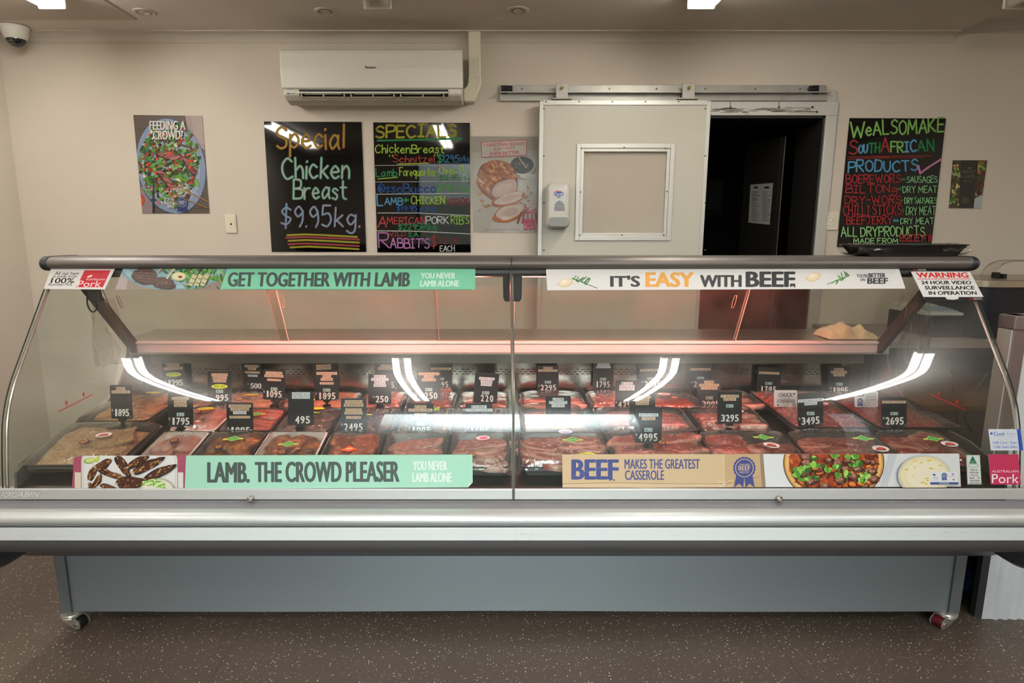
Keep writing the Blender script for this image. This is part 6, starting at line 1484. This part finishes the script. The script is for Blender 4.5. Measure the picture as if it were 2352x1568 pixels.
T('M', (1414, 873, 1467, 940), (('EYE', .5), ('FILLET', .66), ('STEAK', .66)), '42.95', 'black ticket reading EYE FILLET STEAK in three white strips', white_lines=(0, 1, 2), psize=(.12, .92, .72, .94), lean=-2)
T('B', (1467, 832, 1518, 893), (('BEEF STRIPS', .92),), '20.95', 'black ticket reading BEEF STRIPS behind the scotch fillet ticket', top=.26, rise=-2, origin=.63, psize=(.18, .94, .7, .94), lean=3)
T('F', (1446, 904, 1505, 978), (('SCOTCH', .64), ('FILLET', .54), ('STEAK', .52)), '45.95', 'black ticket reading SCOTCH FILLET STEAK behind the rib eye ticket', psize=(.1, .9, .72, .94), lean=-1)
T('X', (1459, 935, 1521, 1017), (('RIB EYE STEAK', .72), ('STEAK', .5)), '49.95', 'frontmost black ticket reading RIB EYE STEAK 49.95', white_lines=(0,), top=.17, origin=.63, psize=(.12, .86, .73, .95), lean=-1)
T('B', (1582, 832, 1636, 892), (('DICED LAMB', .84),), '21.95', 'black ticket reading DICED LAMB behind the cutlets ticket', top=.22, origin=.6, psize=(.18, .92, .72, .95))
T('M', (1601, 870, 1655, 940), (('LAMB', .42), ('FRENCHED', .84), ('CUTLETS', .7)), '39.95', 'dark grey ticket reading LAMB FRENCHED CUTLETS 39.95', worn=True, origin=.62, dol=False, kg=False, psize=(.16, .92, .72, .95), lean=2)
T('F', (1648, 899, 1704, 972), (('T BONE', .74), ('STEAK', .52)), '32.95', 'black ticket reading T BONE STEAK 32.95', top=.1, origin=.45, dol=False, kg=False, psize=(.13, .88, .72, .94))
T('B', (1741, 842, 1794, 902), (('DICED BEEF', .88),), '17.95', 'black ticket reading DICED BEEF 17.95 left of the slow cooker card', top=.18, rise=2, lean=-3, origin=.62, dol=False, kg=False, psize=(.14, .86, .73, .97))
T('F', (1833, 904, 1891, 980), (('PORTERHOUSE', 1.0), ('STEAK', .5)), '34.95', 'black ticket reading PORTERHOUSE STEAK 34.95', white_lines=(0, 1), top=.18, rise=-4, origin=.62, psize=(.12, .86, .72, .95))
T('B', (1901, 841, 1951, 907), (('BEEF', .46), ('PREMIUM', .72), ('MINCE', .52)), '19.95', 'black ticket reading BEEF PREMIUM MINCE 19.95', origin=.62, psize=(.16, .88, .72, .94), lean=3)
T('F', (2024, 912, 2082, 979), (('RUMP STEAK', .94),), '26.95', 'black ticket reading RUMP STEAK 26.95 at the right end of the front row', top=.12, origin=.56, psize=(.14, .88, .68, .94), lean=1)
def promo(box, label, draw):
    Y = 2.27; m = wall_map(Y); x0, y0, x1, y1 = box; c = m((x0 + x1) / 2, y1); base = Vector((c.x, Y, c.z - .03))
    o = thing('promotional_card', label, 'promotional card', base, group='white promotional cards on wire stands'); inv = Matrix.Translation(-base); mm = lambda px, py, h=0: inv @ m(px, py, h)
    cx, cy, w, h = (x0 + x1) / 2, (y0 + y1) / 2, x1 - x0, y1 - y0; q = [(cx + a, cy + b) for a, b in rrect(w, h, 4, 4)]
    mb = MB(); n = len(q); mb.add([mm(x, y, 0) for x, y in q] + [mm(x, y, -.0012) for x, y in q], [tuple(range(n)), tuple(range(2 * n - 1, n - 1, -1))] + [(i, (i + 1) % n, n + (i + 1) % n, n + i) for i in range(n)])
    cd = mb.build('card', M_cardw, o); P = Print(mm, eps=3e-5, lift=.0004); draw(P); P.build('lettering', M_pr, o)
    mb = MB(); cc = mm(cx, y1 - 9, .002)
    mb.tube([cc + Vector((.009 * math.cos(t), 0, .009 * math.sin(t))) for t in [k * math.pi / 8 for k in range(-4, 12)]], .0008, 6); mb.tube([cc + Vector((0, 0, -.009)), Vector((cc.x, cc.y, -.03))], .0008, 6); mb.build('wire_stand', M_steel, o)
def d1(P):
    P.text('CHUCK', 1788, 902, 1820, 911, '#26282A', .02); P.text('- IT IN THE -', 1793, 914, 1817, 916, '#26282A', .0); P.text('SLOWCOOKER', 1784.5, 917, 1826, 924, '#26282A', .01); P.text('BEEF', 1820, 929.5, 1829, 932, '#26282A', .03); P.text("YOU'RE BETTER", 1817, 925.5, 1829, 928, '#26282A', .02); leaf(P, 1824, 904, 3.5, 2.4, -.5, '#2F7A3A'); leaf(P, 1787, 930, 3.5, 2.2, .4, '#2F7A3A')
promo((1778, 896, 1831, 934), 'white card reading CHUCK IT IN THE SLOWCOOKER on a wire stand', d1)
def d2_(P):
    P.text('BEEF', 1967, 901.5, 1986, 910, '#2E3460', .04)
    for k, st in enumerate(('MAKES THE', 'GREATEST', 'BOLOGNESE')): P.text(st, 1988, 903 + k * 6, 2012, 907.5 + k * 6, '#4A5078', .0)
    rosette(P, 1975.5, 921, 7.5, '#34407A', '#C5C3C6')
promo((1963, 898, 2017, 935), 'white card reading BEEF MAKES THE GREATEST BOLOGNESE on a wire stand', d2_)
# ------------------------------------------------------------------ things on the case
tr = thing('stacked_tray', 'empty black food tray wrapped in cling film on the top rail', 'food tray', (0, 0, 0))
ya = 2.235; zt_ = 1.3435
xa, xb = U(1990, 590, y=ya - .05).x, U(2196, 590, y=ya - .05).x; ta, tb = U(1968, 562, y=ya - .05).x, U(2222, 562, y=ya - .05).x; th_ = U(2100, 561, y=ya - .06).z
mb = MB(); loft(mb, [[Vector(((a + b) / 2 + x, ya + y, z)) for x, y in rrect(b - a, dd, .012)] for a, b, dd, z in ((xa, xb, .122, zt_), (ta + .006, tb - .006, .136, th_ - .004), (ta, tb, .14, th_ - .003), (ta, tb, .14, th_), (ta + .008, tb - .008, .124, th_), (xa + .004, xb - .004, .114, zt_ + .003))])
tt = mb.build('tray', mat('black_pet_tray', '#0B0B0C', .28, coat=.3), tr, smooth=True, angle=30)
mb = MB(); nx, ny = 44, 10; r = random.Random(8)
def bag(x0, x1, name, sd):
    mb = MB(); nx, ny = 18, 26; vs = []
    for j in range(ny + 1):
        for i in range(nx + 1):
            u, v = i / nx, j / ny; a = v * 2 * math.pi
            k = 1 + .10 * noise.noise((u * 7, v * 9, sd))
            z = zt_ + .002 + (th_ - zt_) * (.5 + .5 * math.sin(a)) * (1.06) * min(1, .7 + .4 * abs(noise.noise((u * 5, v * 4, sd + 4)) + .6))
            x = x0 + (x1 - x0) * u; vs.append((x + .006 * noise.noise((u * 9, v * 9, sd + 2)), ya - .002 - .068 * math.cos(a) * k, max(z, zt_ + .001)))
    mb.add(vs, [(j * (nx + 1) + i, j * (nx + 1) + i + 1, (j + 1) * (nx + 1) + i + 1, (j + 1) * (nx + 1) + i) for j in range(ny) for i in range(nx)]); return mb.build(name, M_film, tr, smooth=True, angle=180)
bag(ta - .004, ta + .12, 'cling_film', 1.0); bag(tb - .10, tb + .004, 'cling_film', 5.0)
# rag on the service top
rg = MB(); nx, ny = 40, 20; vs = []; c0, c1 = U(1890, 770, y=2.52).x, U(2003, 770, y=2.52).x
for j in range(ny + 1):
    for i in range(nx + 1):
        u, v = 2 * i / nx - 1, 2 * j / ny - 1; e = (max(0, 1 - abs(u) ** 4) * max(0, 1 - abs(v) ** 2.5)) ** .6
        k = .55 + .45 * noise.noise((u * 2.6, v * 1.6, 4)) + .4 * abs(noise.noise((u * 3.4 + v * 2, v * 2, 9)))
        vs.append(((c0 + c1) / 2 + u * (c1 - c0) / 2 * (1 + .06 * noise.noise((v * 3, u, 2))), 2.535 + v * .07, zl2 + .0048 + e * .062 * k * (1.25 if u < 0 else .85)))
rg.add(vs, [(j * (nx + 1) + i, j * (nx + 1) + i + 1, (j + 1) * (nx + 1) + i + 1, (j + 1) * (nx + 1) + i) for j in range(ny) for i in range(nx)])
o = rg.build('cleaning_rag', mat('cream_rag', '#D3C2A0', .9, bump=.4, bscale=150, var=.15, vscale=20), smooth=True, angle=180); tag(o, 'crumpled cream rag lying on the service top behind the right glass', 'rag')
# cling film bunched over the struts
def drape(px0, py0, px1, py1, sd, label, s):
    nx, ny = 34, 34; vs = []; r = random.Random(sd)
    for j in range(ny + 1):
        for i in range(nx + 1):
            u, v = i / nx, j / ny
            px = px0 + (px1 - px0) * v + (u - .5) * (58 + 34 * v); py = py0 + (py1 - py0) * v + (u - .5) * -14
            y = 2.235 + .17 * v
            p = U(px, py, y=y); n1 = noise.noise((u * 6, v * 1.8, sd)); n2 = noise.noise((u * 14, v * 4, sd + 3)); p.x += s * .006 * n2; p.y += .028 * n1 + .012 * n2 - .012; p.z += .012 * n2; vs.append(p)
    mb = MB(); mb.add(vs, [(j * (nx + 1) + i, j * (nx + 1) + i + 1, (j + 1) * (nx + 1) + i + 1, (j + 1) * (nx + 1) + i) for j in range(ny) for i in range(nx)])
    o = mb.build('cling_film_curtain', pane_mat('crumpled_film', '#F4F1EC', refl=3.5, rough=.14, haze=.035, hazecol='#C8BDB0', bump=.8), smooth=True, angle=180); tag(o, label, 'cling film', 'crumpled cling film inside the case ends')
drape(236, 690, 268, 835, 3.0, 'crumpled clear film hanging from the left sloping strut', -1)
drape(2106, 692, 2090, 835, 8.0, 'crumpled clear film hanging from the right sloping strut', 1)
mb = MB(); c = U(213, 672, y=2.24); mb.tube([c + Vector((.0 + .018 * math.sin(t), -.01, -.035 * (1 - math.cos(t)))) for t in [k * 2 * math.pi / 20 for k in range(21)]], .003, 8)
mb.build('power_lead', M_blk, case, smooth=True)
mb = MB(); mb.prism([(c.x - .02, c.z + .03), (c.x + .03, c.z + .03), (c.x + .034, c.z - .03), (c.x + .02, c.z - .04), (c.x + .005, c.z - .036)], 2.22, 2.245, axis='y'); mb.build('strut_bracket', M_blk, case, bevel=.003)

# ------------------------------------------------------------------ the work area at the right
# thin ribbed metal screen in the near right corner
gc = thing('ribbed_screen', 'pale grey ribbed metal screen panel standing at the right end of the counter', 'screen panel')
YC = 2.07; cx0 = 1.775; ztp = 1.145; YC2 = YC + .06
M_pale = mat('pale_grey_paint', '#C6C9C9', .45, bump=.1, bscale=150)
mb = MB(); mb.box(cx0 + .045, 2.7, YC + .012, YC2, .25, ztp - .02); mb.build('panel', M_pale, gc)
mb = MB(); mb.box(cx0 + .012, cx0 + .06, YC, YC2, .30, ztp); p_ = mb.build('corner_post', mat('mauve_grey_post', '#7C6C69', .35, metal=.4), gc, bevel=.004)
mb = MB(); mb.box(cx0 + .006, 2.7, YC - .006, YC2 + .006, ztp - .05, ztp); mb.build('top_frame', mat('frame_mauve_grey', '#7E706C', .35, metal=.4), gc, bevel=.005)
mb = MB(); mb.box(cx0 + .006, cx0 + .012, YC + .003, YC2, .30, ztp - .05); mb.build('edge_trim', M_alu, gc)
mb = MB()
x = cx0 + .085
KX = cx0 + .052
prof = [(KX, YC - .0), (cx0 + .085, YC - .0)]
while x < 2.7:
    prof += [(x + .004, YC + .0), (x + .012, YC - .006), (x + .022, YC - .006), (x + .029, YC + .0)]; x += .036
prof += [(2.72, YC), (2.72, YC + .03), (KX, YC + .03)]
mb.prism(prof, .0, .30, axis='z'); mb.build('ribbed_kick_panel', mat('ribbed_aluminium', '#D2D7DC', .45, metal=.15, var=.05, vscale=80), gc)
mb = MB(); mb.prism([(KX, YC), (KX - .018, YC + .012), (KX - .018, YC + .035), (KX, YC + .035)], .0, .31, axis='z'); mb.build('side_edge', mat('dark_side', '#2C2C2E', .45), gc)
# black trolley wheel beside it
tw = thing('trolley_wheel', 'black castor with a blue hub beside the ribbed screen panel', 'castor')
cw = Vector((1.882, 2.22, .085)); mb = MB(); mb.cyl(cw - Vector((.017, 0, 0)), cw + Vector((.017, 0, 0)), .085, n=32); mb.build('tyre', M_rubber, tw, bevel=.006)
mb = MB(); mb.cyl(cw - Vector((.02, 0, 0)), cw + Vector((.02, 0, 0)), .055, n=28); mb.build('hub', mat('blue_hub', '#1F3F86', .4), tw)
mb = MB()
for s in (-1, 1): mb.prism([(cw.y - .012, .075), (cw.y + .012, .075), (cw.y + .03, .19), (cw.y - .03, .19)], cw.x + s * .026 - .0015, cw.x + s * .026 + .0015)
mb.box(cw.x - .04, cw.x + .04, cw.y - .045, cw.y + .045, .19, .198); mb.build('fork', M_steeld, tw)
mb = MB(); mb.cyl((cw.x - .03, cw.y, .085), (cw.x + .03, cw.y, .085), .006, n=8); mb.build('axle', M_bolt, tw)
mb = MB(); mb.box(cw.x - .03, cw.x + .25, cw.y - .05, 2.6, .198, .22); mb.build('trolley_deck', M_blk, tw)
# wooden bench behind the end glass
wb = thing('work_bench', 'brown timber topped work bench behind the right end glass', 'bench')
M_tim = mat('brown_timber', '#6A4A2E', .5, var=.3, vscale=7)
bx0 = 1.80; bz = .66
mb = MB(); mb.box(bx0, 3.4, 2.66, 3.4, bz - .03, bz); mb.build('lower_top', M_tim, wb, bevel=.003)
mb = MB(); mb.box(bx0 + .02, 3.4, 2.88, 3.45, .88, .915); mb.build('upper_top', mat('bench_laminate', '#7A6F68', .4), wb, bevel=.003)
for x, y in ((bx0 + .04, 2.7), (3.3, 2.7), (bx0 + .04, 3.36), (3.3, 3.36)):
    mb = MB(); mb.box(x - .022, x + .022, y - .022, y + .022, .0, bz - .03 if y < 3 else .88); mb.build('leg', M_charc, wb)
mb = MB(); mb.box(bx0 + .05, 3.3, 3.40, 3.42, .1, .88); mb.build('back_board', mat('bench_back', '#4A4039', .6), wb)
# black equipment box with a pale label printer on it
eb = thing('equipment_box', 'black equipment box on the bench behind the right end glass', 'box', (0, 0, 0))
e0, e1 = U(2120, 800, y=3.0).x, U(2204, 800, y=3.0).x
mb = MB(); mb.box(e0, e1, 2.98, 3.3, .916, 1.02); mb.build('body', M_blk, eb, bevel=.006)
mb = MB(); mb.box(e0 + .01, e1 - .01, 2.974, 2.982, .93, .96); mb.build('front_slot', M_rubber, eb)
pt_ = thing('label_printer', 'flat pale grey keyboard device on top of the black equipment box', 'label printer')
mb = MB(); mb.prism([(3.0, 1.0205), (3.0, 1.035), (3.26, 1.06), (3.28, 1.06), (3.28, 1.0205)], e0 + .0, e1 + .0); mb.build('casing', mat('device_grey', '#A8A69C', .45), pt_, bevel=.004)
P = Print(plane_map(3.0, 1.0352, 3.26, 1.0602), lift=.0006)
ca = []
for k in range(5):
    for j in range(3): pass
mb = MB()
for i in range(9):
    for j in range(4):
        x = e0 + .03 + i * .02; y = 3.04 + j * .03; z = 1.035 + (y - 3.0) * .0962; mb.box(x, x + .015, y, y + .022, z, z + .004)
mb.build('keypad', mat('key_blue_grey', '#7C8894', .5), pt_)
for k, (pts, lb) in enumerate((([(2166, 812, 2.872), (2190, 880, 2.86), (2196, 960, 2.85), (2200, 990, 2.72)], 'black cable dangling from the left of the equipment box'), ([(2300, 842, 2.872), (2262, 862, 2.866), (2236, 905, 2.85), (2216, 962, 2.8), (2230, 990, 2.72)], 'black cable looping down from the right of the equipment box'))):
    mb = MB(); W_ = [tuple(U(a, b, y=y)) for a, b, y in pts]; C2 = []
    for i in range(len(W_) - 1):
        for q in range(6): t = q / 6; C2.append(tuple(W_[i][d] * (1 - t) + W_[i + 1][d] * t for d in range(3)))
    C2.append(W_[-1]); mb.tube(C2, .004, 6); o = mb.build('power_cable', M_blk, smooth=True); tag(o, lb, 'cable', 'black cables on the bench')
# wrapping machine with a rounded stainless lid
wm = thing('wrapping_machine', 'dark blue machine with a rounded stainless top at the right edge', 'machine')
m0 = U(2236, 650, y=2.95).x; zt2 = zp(643, 2.95)
def plan(x0, x1, y0, y1, rad): return [Vector(((x0 + x1) / 2 + a, (y0 + y1) / 2 + b, 0)) for a, b in rrect(x1 - x0, y1 - y0, rad, 8)]
PL = plan(m0, m0 + .75, 2.92, 3.38, .10)
mb = MB(); loft(mb, [[p + Vector((0, 0, z)) for p in PL] for z in (zt2 - .035, zt2)]); mb.build('steel_lid', mat('lid_steel', '#B4AA98', .3, metal=.9), wm, smooth=True, bevel=.003, angle=40)
PL2 = plan(m0 + .012, m0 + .738, 2.932, 3.368, .09)
mb = MB(); loft(mb, [[p + Vector((0, 0, z)) for p in PL2] for z in (.9165, zt2 - .035)]); mb.build('body', mat('navy_housing', '#14141F', .35), wm, smooth=True, angle=40)
hc = U(2318, 640, y=3.08); mb = MB()
pts = [(hc.x - .075 + .0 * k, 3.08, zt2 + .0) for k in range(1)]
arc = [(hc.x + .02 - .10 * math.cos(t), 3.08, zt2 + .001 + .085 * math.sin(t)) for t in [k * math.pi / 2 / 10 for k in range(11)]]
mb.tube(arc + [(hc.x + .25, 3.08, zt2 + .086)], .0022, 6); mb.tube([(a + .012, 3.17, b) for a, _, b in arc] + [(hc.x + .25, 3.17, zt2 + .086)], .0022, 6); mb.build('hood_wire', M_steel, wm, smooth=True)
mb = MB(); A_ = arc + [(hc.x + .25, 3.08, zt2 + .086)]; mb.add([(a, y, b) for y in (3.08, 3.17) for a, _, b in A_], [(i, i + 1, len(A_) + i + 1, len(A_) + i) for i in range(len(A_) - 1)]); mb.build('clear_hood', M_paner, wm, smooth=True)
mb = MB(); mb.box(hc.x - .085, hc.x - .065, 3.06, 3.09, zt2 + .001, zt2 + .03); mb.box(hc.x - .05, hc.x - .03, 3.06, 3.12, zt2 + .001, zt2 + .022); mb.build('hinge', M_blk, wm)
